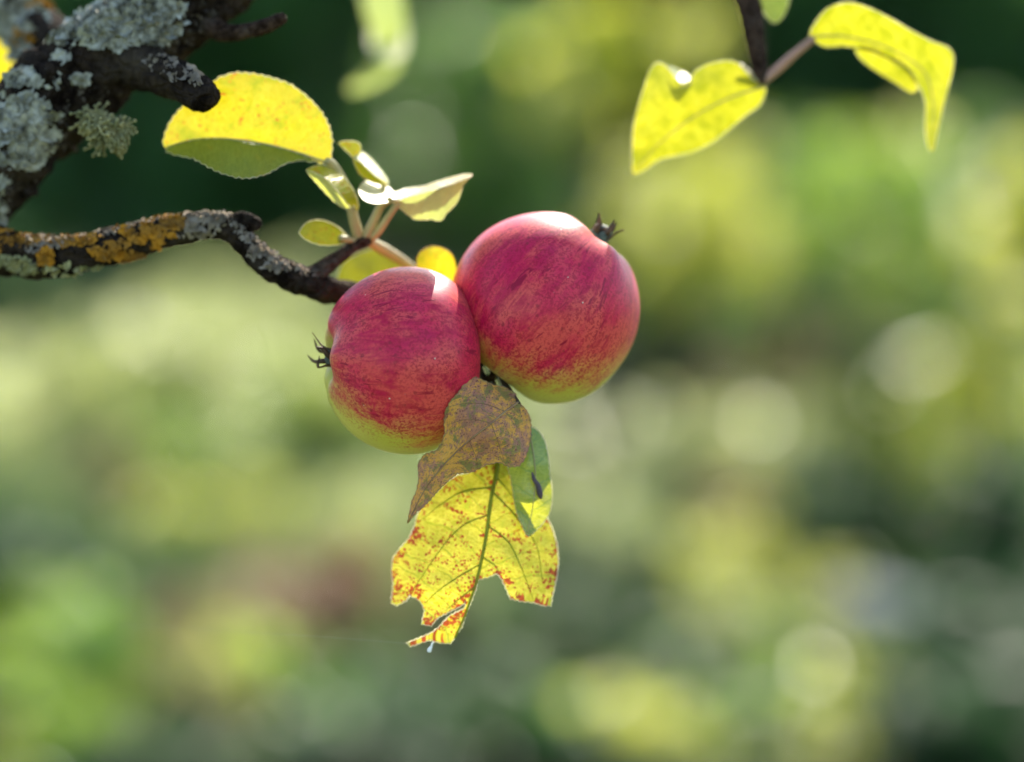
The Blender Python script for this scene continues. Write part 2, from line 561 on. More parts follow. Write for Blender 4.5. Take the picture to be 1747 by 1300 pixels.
# meadow grass
t = NT('meadow_grass')
v = t.obj()
a = t.ramp(t.noise(v, 0.55, 3.0), 0.35, 0.65)
b = t.ramp(t.noise(v, 2.6, 3.0), 0.45, 0.7)
rf = t.mix(a, (0.05, 0.11, 0.03), (0.12, 0.17, 0.07))
rf = t.mix(b, rf, (0.18, 0.16, 0.09))
tf = t.mix(a, (0.08, 0.18, 0.04), (0.20, 0.28, 0.10))
tf = t.mix(b, tf, (0.24, 0.22, 0.12))
M_GRASS = t.thin(rf, tf, 0.5, 0.5)


def grass_mesh(n):
    y = 2.6 + 19.5 * RNG.random(n) ** 1.0
    x = (RNG.random(n) - 0.5) * (5.0 + y * 0.75)
    h = 0.07 + 0.13 * RNG.random(n)
    wd = 0.006 + 0.006 * RNG.random(n)
    an = RNG.random(n) * math.tau
    ln = RNG.normal(0, 0.06, (n, 2))
    z = np.array([ground_z(a, b) for a, b in zip(x, y)]) - 0.005
    cx, sx = np.cos(an) * wd, np.sin(an) * wd
    P = np.zeros((n, 5, 3))
    P[:, 0] = np.stack([x - cx, y - sx, z], 1)
    P[:, 1] = np.stack([x + cx, y + sx, z], 1)
    P[:, 2] = np.stack([x + cx * .7 + ln[:, 0] * .4, y + sx * .7 + ln[:, 1] * .4, z + h * .6], 1)
    P[:, 3] = np.stack([x - cx * .7 + ln[:, 0] * .4, y - sx * .7 + ln[:, 1] * .4, z + h * .6], 1)
    P[:, 4] = np.stack([x + ln[:, 0], y + ln[:, 1], z + h], 1)
    me = bpy.data.meshes.new('grass')
    b0 = np.arange(n) * 5
    quads = np.stack([b0, b0 + 1, b0 + 2, b0 + 3], 1)
    tris = np.stack([b0 + 3, b0 + 2, b0 + 4], 1)
    me.from_pydata(P.reshape(-1, 3).tolist(), [], quads.tolist() + tris.tolist())
    me.materials.append(M_GRASS)
    return me


tag(put('grass', grass_mesh(70000)), 'short autumn grass covering the blurred meadow', 'grass', kind='stuff')


# ------------------------------------------------------------------ background foliage
def leaf_cloud(n, sampler, size, flat=0.0):
    """n folded leaf diamonds; sampler(k) -> (k,3) centres"""
    c = sampler(n)
    nn = RNG.normal(0, 0.62, (n, 3)); nn[:, 2] += 1.0
    nn /= np.linalg.norm(nn, axis=1, keepdims=True)
    d = RNG.normal(0, 1, (n, 3))
    d -= nn * np.sum(d * nn, 1, keepdims=True)
    d /= np.linalg.norm(d, axis=1, keepdims=True)
    e = np.cross(nn, d)
    s = (size * (0.6 + 0.8 * RNG.random(n)))[:, None]
    P = np.zeros((n, 4, 3))
    P[:, 0] = c - d * s * .5
    P[:, 1] = c + e * s * .3 + nn * s * .05
    P[:, 2] = c + d * s * .5
    P[:, 3] = c - e * s * .3 + nn * s * .05
    b0 = np.arange(n) * 4
    F = np.concatenate([np.stack([b0, b0 + 1, b0 + 2], 1), np.stack([b0, b0 + 2, b0 + 3], 1)])
    return P.reshape(-1, 3), F


def ball_sampler(clumps, hollow=0.35):
    """clumps (x, y, z, rx, ry, rz)"""
    C = np.array(clumps, float)
    wgt = C[:, 3] * C[:, 4] * C[:, 5]
    wgt = wgt ** 0.8
    wgt /= wgt.sum()

    def f(n):
        k = RNG.choice(len(C), n, p=wgt)
        d = RNG.normal(0, 1, (n, 3))
        d /= np.linalg.norm(d, axis=1, keepdims=True)
        r = (hollow + (1 - hollow) * RNG.random(n)) ** 0.6
        r *= 0.85 + 0.3 * RNG.random(n)
        return C[k, :3] + d * r[:, None] * C[k, 3:6]
    return f


FOL = {  # dark and pale kinds also carry the meadow's shade and sun in colour
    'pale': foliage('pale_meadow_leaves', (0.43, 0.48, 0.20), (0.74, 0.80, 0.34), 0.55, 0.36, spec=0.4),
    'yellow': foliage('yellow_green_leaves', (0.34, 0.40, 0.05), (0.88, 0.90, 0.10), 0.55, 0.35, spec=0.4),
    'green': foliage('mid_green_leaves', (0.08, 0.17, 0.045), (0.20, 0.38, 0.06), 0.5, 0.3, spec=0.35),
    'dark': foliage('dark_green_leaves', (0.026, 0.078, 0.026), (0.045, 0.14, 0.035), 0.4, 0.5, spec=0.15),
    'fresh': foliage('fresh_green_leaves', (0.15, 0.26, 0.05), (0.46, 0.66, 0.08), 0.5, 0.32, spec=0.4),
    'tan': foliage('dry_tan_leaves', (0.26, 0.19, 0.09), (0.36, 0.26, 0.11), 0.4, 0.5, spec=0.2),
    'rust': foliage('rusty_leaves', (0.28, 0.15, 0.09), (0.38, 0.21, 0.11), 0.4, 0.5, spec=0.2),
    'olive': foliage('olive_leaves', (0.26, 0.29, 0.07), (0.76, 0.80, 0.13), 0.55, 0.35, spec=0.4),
}
M_TRUNK = bark_mat('trunk_bark', (0.03, 0.022, 0.017), (0.09, 0.075, 0.06), (0.13, 0.12, 0.10), 0.12)
M_HEDGE = foliage('hedge_leaves', (0.11, 0.25, 0.085), (0.20, 0.46, 0.08), 0.5, 0.45, 0.6, 0.7)


def limb_geo(a, b, r0, r1, n=7, wig=0.06, steps=7):
    path = []
    for i in range(steps + 1):
        s = i / steps
        p = a.lerp(b, s)
        L = (b - a).length
        p = p + Vector((noise.noise(p * 3.1), noise.noise(p * 3.1 + Vector((9, 0, 0))), 0)) * wig * L * math.sin(math.pi * s)
        path.append((p, r0 + (r1 - r0) * s))
    return tube_geo(path, n)


def tree(name, label, base, clumps, n, size, mat, r_trunk, group=None, cat='tree', hollow=0.35):
    """a tree with a tapered trunk, limbs to every clump, and a crown of leaves; clumps in world space"""
    root = thing(name, base, label, cat, group)
    cen = Vector(np.mean([c[:3] for c in clumps], 0))
    low = min(c[2] - c[5] for c in clumps)
    fork = Vector((base[0] * .6 + cen.x * .4, base[1] * .6 + cen.y * .4, max(base[2] + 0.2, low * 0.75)))
    parts = [(*limb_geo(Vector(base) - Vector((0, 0, .05)), fork, r_trunk, r_trunk * .7, 9), 0)]
    for c in clumps:
        parts.append((*limb_geo(fork, Vector(c[:3]), r_trunk * .5, r_trunk * .12, 6), 0))
    v, f, m = join_geo(parts)
    build('trunk', v, f, M_TRUNK, root)
    P, F = leaf_cloud(n, ball_sampler(clumps, hollow), size)
    P = P - np.array(base)
    me = bpy.data.meshes.new('crown')
    me.from_pydata(P.tolist(), [], F.tolist())
    me.materials.append(mat)
    put('crown', me, root)
    return root


# dark evergreen screen behind the meadow
EVERGREEN = [(-7.6, 21.5, 'far left end of the dark evergreen row'), (-5.2, 20.6, 'left of the lichen-crusted limb'),
             (-3.0, 21.2, 'behind the lichen-crusted limb'), (-0.9, 20.4, 'straight above the left apple'),
             (1.2, 21.4, 'straight above the right apple'), (3.3, 20.8, 'behind the hanging yellow leaves'),
             (5.5, 21.6, 'at the upper right corner'), (7.9, 20.9, 'far right end of the dark evergreen row'),
             (-6.4, 25.0, 'in the second row far left'), (-4.1, 25.6, 'in the second row left'), (-1.9, 25.1, 'in the second row above the left apple'),
             (0.2, 25.7, 'in the second row between the apples'), (2.3, 25.2, 'in the second row above the right apple'),
             (4.4, 25.8, 'in the second row right'), (6.7, 25.3, 'in the second row far right')]
for i, (x, y, ph) in enumerate(EVERGREEN):
    hh = 4.2 + 0.9 * math.sin(i * 2.3)
    cl = []
    for k in range(26):
        s = k / 25
        rr = 1.35 * (1 - 0.55 * s)
        a_ = random.random() * math.tau
        q = rr * 0.75
        cl.append((x + math.cos(a_) * q, y + math.sin(a_) * q, 0.3 + s * hh, 0.8, 0.8, 0.65))
    tree('evergreen_tree', 'dense dark green evergreen ' + ph, (x, y, ground_z(x, y)), cl, 6500, 0.27, M_HEDGE, 0.13,
         'evergreen trees in a row across the far side', hollow=0.2)

# wood far behind, one dark mass
wood = []
for i in range(90):
    x = -48 + 96 * i / 89 + random.uniform(-.6, .6)
    y = 34 + 5 * math.sin(i * 1.7) + random.uniform(-1, 1)
    for z in (0.9, 2.6, 4.3):
        wood.append((x, y, z + random.uniform(-.4, .4), 1.3, 1.3, 1.2))
P, F = leaf_cloud(22000, ball_sampler(wood, 0.2), 0.5)
me = bpy.data.meshes.new('far_wood')
me.from_pydata(P.tolist(), [], F.tolist())
me.materials.append(M_HEDGE)
tag(put('far_wood', me), 'dark wood far behind the evergreen row', 'wood', kind='stuff')

# shrubs and saplings on the right, back-lit: clumps by place in the photo, all at a real distance
def px_clumps(lst, dist, sq=1.0):
    out = []
    for k, (px, py, r) in enumerate(lst):
        dd = dist + 0.35 * math.sin(k * 2.7 + dist)
        p = at(px, py, dd)
        rr = r * PX * dd
        out.append((p.x, p.y, p.z, rr, rr, rr * sq))
    return out


def sapling(name, label, basepx, dist, lst, n, size, mat, r=0.03, cat='shrub'):
    p = at(basepx, 650, dist)
    return tree(name, label, (p.x, p.y, ground_z(p.x, p.y)), px_clumps(lst, dist), n, size, mat, r,
                'shrubs and saplings behind the apples', cat)


sapling('yellowing_sapling', 'bright yellow-green sapling blurred between the right apple and the hanging twig', 1030, 7.2,
        [(985, 165, 75), (1040, 60, 65), (950, 110, 50), (1010, 210, 50), (1060, 130, 40)], 1300, 0.075, FOL['yellow'])
sapling('olive_shrub', 'olive-green blurred shrub under the pale hanging yellow leaf', 1180, 8.2,
        [(1130, 330, 80), (1230, 360, 80), (1060, 400, 60), (1180, 450, 90), (1290, 430, 60), (1120, 500, 50), (1190, 60, 50), (1250, 250, 40)], 950, 0.08, FOL['olive'])
sapling('leafy_shrub', 'yellow-green blurred shrub below the drooping yellow leaf', 1480, 8.6,
        [(1440, 300, 80), (1560, 330, 90), (1490, 430, 70), (1380, 380, 50), (1640, 420, 70), (1500, 520, 60)], 900, 0.08, FOL['fresh'])
sapling('yellow_edge_shrub', 'yellow blurred shrub at the right edge, half way up', 1680, 7.4,
        [(1700, 430, 60), (1740, 540, 60), (1630, 640, 60), (1690, 700, 50), (1750, 300, 60)], 420, 0.08, FOL['yellow'])
sapling('young_green_tree', 'mid-green blurred young tree above the gap between the apples', 860, 14.0,
        [(880, 200, 120), (760, 120, 110), (930, 330, 90), (820, 330, 100), (700, 260, 90), (900, 60, 90)], 1500, 0.13, FOL['green'], 0.06, 'tree')
sapling('dark_shrub', 'dark blurred shrub at the left edge below the thin branch', 60, 11.5,
        [(20, 470, 60), (110, 500, 55), (-60, 440, 70), (10, 560, 60), (-120, 520, 80)], 900, 0.09, FOL['dark'])
sapling('light_shrub', 'light green blurred shrub behind the bend of the thin branch', 440, 13.0,
        [(470, 500, 55), (350, 520, 60), (560, 480, 60), (420, 560, 70), (260, 540, 50), (520, 560, 70)], 800, 0.09, FOL['pale'])
sapling('deep_green_shrub', 'deep green blurred shrub close right of the right apple', 1100, 9.5,
        [(1110, 460, 55), (1130, 560, 65), (1090, 650, 65), (1160, 640, 50), (1020, 700, 60), (960, 420, 60), (1000, 560, 70)], 1700, 0.09, FOL['dark'])
sapling('green_thicket', 'mid-green blurred thicket behind the calyx of the right apple', 1330, 10.5,
        [(1350, 300, 90), (1400, 480, 90), (1250, 560, 80), (1600, 560, 100), (1660, 260, 80), (1500, 640, 80)], 1500, 0.1, FOL['green'])


# low plants in the meadow
def herb_mesh(name, n, mat, seed, upright=0.6):
    """leafy clump 1 wide, 1 high"""
    global RNG
    keep = RNG
    RNG = np.random.default_rng(seed)
    ns = 16
    ang = RNG.random(ns) * math.tau
    rad = 0.42 * np.sqrt(RNG.random(ns))
    tops = np.stack([np.cos(ang) * rad * 1.1, np.sin(ang) * rad * 1.1, 0.6 + 0.4 * RNG.random(ns)], 1)
    foot = np.stack([np.cos(ang) * rad * 0.35, np.sin(ang) * rad * 0.35, np.zeros(ns)], 1)
    k = RNG.integers(0, ns, n)
    s = RNG.random(n)[:, None] ** 0.7
    c = foot[k] * (1 - s) + tops[k] * s + RNG.normal(0, 0.055, (n, 3))
    P, F = leaf_cloud(n, lambda q: c, 0.17)
    P[:, 2] = np.maximum(P[:, 2], 0.0)
    parts = []
    for i in range(ns):
        parts.append((*tube_geo([(Vector(foot[i]), 0.008), (Vector(foot[i] * .5 + tops[i] * .5), 0.007), (Vector(tops[i]), 0.003)], 4), 0))
    v2, f2, _ = join_geo(parts)
    o = len(P)
    me = bpy.data.meshes.new(name)
    me.from_pydata(P.tolist() + [tuple(q) for q in v2], [], F.tolist() + [tuple(i + o for i in q) for q in f2])
    me.materials.append(mat)
    RNG = keep
    return me


HERB = {}
for i, k in enumerate(FOL):
    HERB[k] = [herb_mesh(k + '_herb', 520, FOL[k], 40 + i * 3 + j) for j in range(2)]

PLANTS = [
    # kind, px, base py, width px, height px, label
    ('pale', 60, 760, 300, 190, 'pale grey-green blurred plant at the left edge under the orange-lichened branch'),
    ('pale', 300, 740, 280, 210, 'pale green blurred plant below the bend of the lichened branch'),
    ('fresh', 560, 800, 260, 190, 'fresh green blurred plant just left of the left apple'),
    ('pale', 430, 700, 220, 170, 'pale blurred plant left of the calyx of the left apple'),
    ('tan', 200, 880, 190, 120, 'tan blurred dry plant in the left meadow'),
    ('olive', 300, 960, 200, 130, 'olive-brown blurred plant under the tan dry plant'),
    ('pale', 600, 1000, 200, 170, 'pale blurred plant left of the spotted yellow leaf'),
    ('dark', 60, 1110, 330, 230, 'dark blurred plant low at the left edge'),
    ('dark', 190, 1120, 260, 200, 'deep green blurred plant low in the left meadow'),
    ('yellow', 50, 1360, 200, 150, 'bright yellow-green blurred plant in the lower left corner'),
    ('yellow', 410, 1230, 160, 120, 'small yellow-green blurred plant under the rusty plants on the left'),
    ('dark', 290, 1440, 330, 220, 'dark blurred plant at the bottom edge left of centre'),
    ('dark', 640, 1440, 420, 260, 'dark green blurred plant at the bottom edge below the leaf tip'),
    ('green', 820, 1400, 330, 240, 'mid-green blurred plant at the bottom edge below the torn leaf'),
    ('pale', 1010, 850, 260, 170, 'pale green blurred plant right of the green leaf tip'),
    ('pale', 1190, 900, 300, 210, 'pale yellowish blurred plant right of the hanging leaves'),
    ('pale', 1080, 1010, 280, 190, 'pale green blurred plant right of the torn yellow leaf'),
    ('yellow', 1550, 900, 280, 220, 'yellow-green blurred plant in the right meadow'),
    ('tan', 1310, 690, 200, 170, 'brown-pink blurred dry plant right of the right apple'),
    ('dark', 1090, 700, 190, 200, 'dark green blurred plant close behind the right apple'),
    ('dark', 1440, 1000, 260, 230, 'dark grey-green blurred plant above the grey stone'),
    ('dark', 1690, 1050, 320, 280, 'dark blurred plant at the right edge above the tan patch'),
    ('tan', 1700, 1120, 110, 70, 'tan blurred dry plant at the right edge'),
    ('dark', 1700, 1440, 480, 340, 'nearly black blurred plant in the lower right corner'),
    ('dark', 1120, 1190, 330, 170, 'dark blurred plant right of the torn leaf tip'),
    ('olive', 1090, 1350, 220, 170, 'olive-yellow blurred plant at the bottom edge right of centre'),
    ('green', 1290, 1340, 260, 190, 'pale green blurred plant at the bottom edge right of the olive one'),
    ('yellow', 1430, 1360, 160, 130, 'yellow blurred plant at the bottom edge beside the dark corner'),
    ('dark', 960, 1440, 300, 290, 'dark green blurred plant at the bottom edge under the hanging leaves'),
    ('dark', 1560, 1420, 320, 280, 'dark green blurred plant low on the right'),
    ('rust', 530, 1080, 190, 100, 'rusty pink blurred plant left of the torn leaf'),
    ('rust', 430, 1020, 150, 80, 'rusty blurred plant above the spider thread'),
    ('rust', 250, 1120, 190, 90, 'leftmost rusty pink blurred plant in the lower meadow'),
    ('rust', 690, 1190, 170, 110, 'rusty blurred plant under the silk curl'),
    ('rust', 1330, 680, 150, 110, 'rusty blurred plant right of the right apple'),
    ('tan', 330, 1240, 190, 110, 'tan blurred plant low on the left beside the small yellow-green one'),
    ('tan', 1230, 960, 190, 110, 'tan blurred plant in the pale part of the right meadow'),
    ('dark', 470, 1420, 320, 210, 'dark green blurred plant at the bottom edge below the added bokeh spray'),
    ('green', 150, 1440, 260, 190, 'mid-green blurred plant in the bottom left behind the bright corner plant'),
    ('dark', 830, 1420, 320, 210, 'dark green blurred plant at the bottom edge at the middle'),
    ('dark', 1190, 1420, 260, 150, 'dark blurred plant at the bottom edge under the pale green one'),
    ('dark', 120, 1020, 260, 110, 'dark green blurred plant beside the left edge in the lower half'),
    ('green', 720, 1230, 260, 130, 'green blurred plant under the silk curl of the torn leaf'),
    ('dark', 1640, 1230, 380, 240, 'dark blurred plant under the tan one at the right edge'),
    ('dark', 1380, 870, 160, 150, 'dark grey-green blurred plant in the middle of the right half'),
    ('green', 330, 850, 160, 120, 'green blurred plant between the pale plants on the left'),
]


def ground_hit(px, py):
    d = (RIGHT * ((px - TW / 2) * PX) + UP * ((TH / 2 - py) * PX) + FWD)
    s = CAM_H / -d.z
    p = CAMP + d * s
    return p, s


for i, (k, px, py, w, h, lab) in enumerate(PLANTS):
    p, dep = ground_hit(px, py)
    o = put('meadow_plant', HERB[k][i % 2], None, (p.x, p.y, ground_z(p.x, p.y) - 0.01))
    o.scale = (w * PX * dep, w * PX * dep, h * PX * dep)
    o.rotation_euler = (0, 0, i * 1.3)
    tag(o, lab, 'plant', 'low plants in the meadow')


# the mass of undergrowth between them, which nobody could count
ANCHOR = [('pale', 50, 560), ('pale', 200, 620), ('pale', 350, 650), ('pale', 450, 560), ('pale', 60, 700), ('pale', 1050, 720), ('pale', 1150, 800), ('pale', 1250, 850),
          ('pale', 1000, 900), ('pale', 1100, 950), ('pale', 1350, 760), ('pale', 560, 700), ('pale', 600, 880), ('yellow', 1600, 680), ('yellow', 1530, 820), ('yellow', 400, 1150),
          ('fresh', 60, 1220), ('fresh', 120, 1150), ('fresh', 1560, 760), ('tan', 190, 780), ('tan', 430, 980), ('tan', 270, 1100), ('tan', 1230, 900), 
          ('tan', 720, 1130), ('rust', 530, 1040), ('rust', 1320, 640), ('olive', 270, 880), ('olive', 380, 880), ('olive', 1090, 1250), ('olive', 1300, 1000), ('olive', 1450, 1230),
          ('dark', 60, 960), ('dark', 30, 480), ('dark', 1400, 880), ('dark', 1700, 930), ('dark', 1720, 1250), ('dark', 1120, 1110), ('dark', 950, 1090), ('dark', 650, 1260),
          ('dark', 280, 1280), ('dark', 1560, 1200), ('dark', 800, 1290), ('dark', 1480, 960), ('dark', 1090, 620), ('green', 170, 1010), ('green', 130, 900), ('green', 450, 1250),
          ('green', 900, 1200), ('fresh', 1300, 1220), ('fresh', 560, 1180), ('green', 330, 1010), ('dark', 1000, 1240), ('green', 1200, 1150), ('fresh', 330, 760), ('fresh', 700, 800)]
KINDS = list(FOL)
AP = np.array([(a_[1], a_[2]) for a_ in ANCHOR], float)
UV, UF, UM = [], [], []
uo = 0
for i in range(420):
    py = 540 + 900 * RNG.random() ** 1.15
    px = RNG.uniform(-800, 2550)
    p, dep = ground_hit(px, py)
    if dep > 19.5: continue
    h = RNG.uniform(0.16, 0.42) * min(1.0, 0.42 + max(0.0, dep - 4.0) * 0.12)
    w = h * RNG.uniform(0.6, 1.1)
    top = py - 0.55 * h / (PX * dep)
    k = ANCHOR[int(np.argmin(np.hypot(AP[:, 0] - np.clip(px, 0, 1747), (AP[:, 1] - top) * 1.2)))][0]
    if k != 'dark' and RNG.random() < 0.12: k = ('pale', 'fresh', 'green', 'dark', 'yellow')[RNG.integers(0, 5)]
    n = 130
    ang = RNG.random(n) * math.tau
    z = RNG.random(n) ** 0.8
    rad = 0.5 * np.sqrt(RNG.random(n)) * (0.4 + 0.6 * z)
    c_ = np.stack([p.x + np.cos(ang) * rad * w, p.y + np.sin(ang) * rad * w, ground_z(p.x, p.y) + 0.03 + z * h], 1)
    P, F = leaf_cloud(n, lambda q: c_, RNG.uniform(0.035, 0.065))
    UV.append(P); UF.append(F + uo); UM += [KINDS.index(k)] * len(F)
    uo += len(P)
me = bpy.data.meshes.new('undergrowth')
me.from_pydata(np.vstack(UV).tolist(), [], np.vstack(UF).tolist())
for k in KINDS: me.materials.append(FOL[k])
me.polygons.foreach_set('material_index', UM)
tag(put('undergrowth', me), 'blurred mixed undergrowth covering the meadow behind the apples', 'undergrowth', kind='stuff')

# leafy sprays on single stems, added to imitate bokeh discs of light
M_BOKEH_SPRAY = foliage('bokeh_spray_leaves', (0.42, 0.46, 0.16), (0.74, 0.78, 0.24), 0.5, 0.3, 0.2)
BOKEH_SPRAYS = [(1572, 655, 8.0, 55, 'right of the brown-pink patch'), (1490, 500, 8.4, 52, 'half way up on the right'), (600, 880, 6.8, 62, 'left of the spotted leaf'),
          (400, 1150, 5.6, 55, 'low on the left below the rusty plants'), (965, 170, 7.0, 60, 'between the right apple and the top edge'), (1690, 520, 7.6, 60, 'at the right edge'),
          (555, 650, 8.5, 60, 'beside the calyx of the left apple'), (50, 1230, 5.4, 45, 'in the lower left corner'), (1245, 770, 8.0, 70, 'in the pale meadow on the right'),
          (1560, 250, 9.0, 60, 'under the arching yellow leaf'), (1180, 400, 9.0, 60, 'under the drooping yellow leaf'), (270, 1130, 5.7, 50, 'beside the leftmost rusty plant'),
          (150, 640, 9.0, 60, 'under the thin branch'), (1090, 1240, 5.4, 50, 'at the bottom right of centre'), (1450, 1250, 5.4, 45, 'at the bottom beside the dark corner')]
for i, (px, py, dist, r, ph) in enumerate(BOKEH_SPRAYS):
    c = at(px, py, dist)
    rr = r * PX * dist
    foot = Vector((c.x + 0.05 * math.sin(i), c.y + 0.1, ground_z(c.x, c.y + 0.1)))
    root = thing('bokeh_spray', foot, 'added leaf spray imitating a blurred light disc ' + ph, 'plant', 'leaf sprays added as background light discs')
    v_, f_ = limb_geo(foot - Vector((0, 0, .03)), c, 0.007, 0.003, 6)
    build('stem', v_, f_, M_TRUNK, root)
    P, F = leaf_cloud(90, ball_sampler([(c.x, c.y, c.z, rr, rr, rr)], 0.1), rr * 0.55)
    me = bpy.data.meshes.new('foliage')
    me.from_pydata((P - np.array(foot)).tolist(), [], F.tolist())
    me.materials.append(M_BOKEH_SPRAY)
    put('foliage', me, root)


# grey field stone, lower right
def stone(px, py, w, h, lab, seed):
    p, dep = ground_hit(px, py)
    V, F = [], []
    nu, nv = 22, 12
    for j in range(nv + 1):
        th = math.pi * j / nv
        for i in range(nu):
            a_ = math.tau * i / nu
            d = Vector((math.sin(th) * math.cos(a_), math.sin(th) * math.sin(a_), math.cos(th)))
            q = 1 + 0.25 * noise.noise(d * 1.3 + Vector((seed, 0, 0))) + 0.1 * noise.noise(d * 3.7 + Vector((seed, 0, 0)))
            V.append((d.x * q * w * PX * dep / 2, d.y * q * w * PX * dep / 2 * .8, d.z * q * h * PX * dep / 2))
    for j in range(nv):
        for i in range(nu):
            F.append((j * nu + i, (j + 1) * nu + i, (j + 1) * nu + (i + 1) % nu, j * nu + (i + 1) % nu))
    o = put('field_stone', mesh_data('field_stone', V, F, M_STONE), None, (p.x, p.y, h * PX * dep * 0.32))
    return tag(o, lab, 'stone', 'grey stones in the meadow')


M_STONE = plain('grey_stone', (0.12, 0.135, 0.16), 0.85, (0.07, 0.08, 0.095), 14, 0.3, 0.6)
stone(1480, 1130, 330, 150, 'blurred blue-grey stone lying low on the right', 1.0)
stone(1330, 1120, 160, 80, 'small blurred grey stone beside the larger blue-grey stone', 4.0)


# ------------------------------------------------------------------ apples
def apple_geo(R, H, lob, seed, nu=144, nv=88, basin=0.30):
    """calyx towards +z; returns verts, faces, meridian attribute"""
    V, A = [], []
    for j in range(nv + 1):
        s = j / nv
        th = math.pi * s
        for i in range(nu):
            a_ = math.tau * i / nu
            r = math.sin(th) ** 0.93 * (1 - 0.05 * math.cos(th)) if 0 < j < nv else 0.0
            z = math.cos(th)
            z = math.copysign(abs(z) ** 0.95, z)
            # basin at the calyx, deeper cavity at the stem
            z -= basin * math.exp(-(r / 0.24) ** 2) * (1 if th < 1.57 else 0)
            z += 0.42 * math.exp(-(r / 0.26) ** 2) * (1 if th >= 1.57 else 0)
            ridge = math.cos(5 * a_ + seed) * lob * max(0.0, math.cos(th)) ** 1.5 * min(1, r * 2.2)
            n_ = noise.noise(Vector((math.cos(a_) * r * 1.1 + seed, math.sin(a_) * r * 1.1, z * 1.1)))
            q = 1 + 0.035 * n_
            V.append(Vector((math.cos(a_) * r * R * q, math.sin(a_) * r * R * q, (z + ridge) * H * q)))
            A.append((math.cos(a_), math.sin(a_), s))
    F = []
    for j in range(nv):
        for i in range(nu):
            F.append((j * nu + i, (j + 1) * nu + i, (j + 1) * nu + (i + 1) % nu, j * nu + (i + 1) % nu))
    return V, F, A


def blade(base, pts, wmax, nrm):
    """a narrow tapering sepal through pts"""
    P = [base] + pts
    path = catmull([tuple(p) for p in P], 4)
    V, F = [], []
    N = len(path)
    for i, q in enumerate(path):
        q = Vector(q)
        a = Vector(path[max(i - 1, 0)]); b = Vector(path[min(i + 1, N - 1)])
        d = (b - a).normalized()
        side = d.cross(nrm).normalized()
        w = wmax * (1 - (i / (N - 1)) ** 1.3) + wmax * 0.12
        th = nrm * wmax * 0.22
        V += [q - side * w, q + th, q + side * w, q - th]
    for i in range(N - 1):
        for k in range(4):
            k2 = (k + 1) % 4
            F.append((i * 4 + k, i * 4 + k2, i * 4 + 4 + k2, i * 4 + 4 + k))
    F += [(0, 1, 2, 3), ((N - 1) * 4 + 3, (N - 1) * 4 + 2, (N - 1) * 4 + 1, (N - 1) * 4)]
    return V, F


def make_apple(label, cpx, cpy, w, axis, R, H, lob, seed, blush_dir, bias, sepal_len, spread, stem_to, roll=0.0, basin=0.30, sep_w=0.0013, bend=0.0035):
    c = near(cpx, cpy, w)
    root = thing('apple', c, label, 'apple', 'apples hanging on the branch')
    rot = axis.to_track_quat('Z', 'Y').to_matrix() @ Matrix.Rotation(roll, 3, 'Z')
    V, F, A = apple_geo(R, H, lob, seed, basin=basin)
    tone = []
    bd = blush_dir.normalized()
    VW = []
    for v_, a_ in zip(V, A):
        w_ = rot @ v_
        n_ = Vector((v_.x / R / R, v_.y / R / R, v_.z / H / H))
        n_ = (rot @ n_).normalized()
        rr = math.hypot(v_.x, v_.y) / R
        cup = max(0.0, 1 - rr / 0.36) ** 0.8 if v_.z > 0 else 0.0
        russet = max(0.0, 1 - rr / 0.45) if v_.z < 0 else 0.0
        tone.append((n_.dot(bd) + bias, min(1, cup * 1.4), russet))
        VW.append(c + w_)
    build('fruit', VW, F, apple_mat('apple_skin_%d' % int(seed), seed), root, vec_attr={'mer': A, 'tone': tone})
    # calyx: a dark little tube, five dry sepals
    zc = max(0.0, V[0].z) - 0.0005
    lv = lambda x_, y_, z_: c + rot @ Vector((x_, y_, z_))
    path = [(lv(0, 0, zc - .002), .0040), (lv(0, 0, zc + .002), .0042), (lv(0, 0, zc + .0055), .0034), (lv(0, 0, zc + .0072), .0026)]
    v1, f1 = tube_geo(path, 14, 0.12, 500, seed)
    cal = build('calyx', v1, f1, M_CALYX, root)
    for k in range(5):
        a_ = math.tau * (k + 0.3 * random.random()) / 5 + seed
        dr = Vector((math.cos(a_), math.sin(a_), 0))
        ln = sepal_len * (0.75 + 0.4 * random.random())
        pts = []
        for s in (0.35, 0.7, 1.0):
            rad = 0.0033 + spread * ln * s * s * (0.6 + 0.7 * random.random())
            pts.append(lv(dr.x * rad, dr.y * rad, zc + .004 + ln * s) + UP * (bend * s * s) + Vector((random.gauss(0, 1), random.gauss(0, 1), random.gauss(0, 1))) * 0.0009 * s)
        b0 = lv(dr.x * .0032, dr.y * .0032, zc + .003)
        v2, f2 = blade(b0, pts, sep_w, rot @ dr)
        build('sepal', v2, f2, M_SEPAL, cal)
    # stem out of the far cavity to the spur
    s0 = lv(0, 0, -H * 0.55)
    s1 = lv(0, 0, -H * 1.02)
    st = catmull([tuple(s0), tuple(s1), tuple(s1.lerp(stem_to, .5) + axis * -0.003), tuple(stem_to)], 6)
    v3, f3 = tube_geo([(Vector(p), 0.0016) for p in st], 9, 0.08, 400)
    build('stem', v3, f3, M_TWIG, root)
    return root


SPUR_END = near(815, 560, 72)
make_apple('smaller red apple in front on the left, calyx pointing left', 687, 614, 16, cvec(-1, 0.02, 0.16),
           0.0333, 0.0292, 0.035, 3.0, cvec(0.30, 0.66, 0.66), 0.13, 0.0095, 0.25, SPUR_END, 0.7)
make_apple('larger red apple behind on the right, calyx pointing up to the right', 931, 522, 29, cvec(0.60, 0.77, 0.06),
           0.0350, 0.0332, 0.02, 8.0, cvec(0.18, 0.66, 0.66), 0.12, 0.0046, 0.35, SPUR_END, 0.2, 0.12, 0.0021, 0.0015)


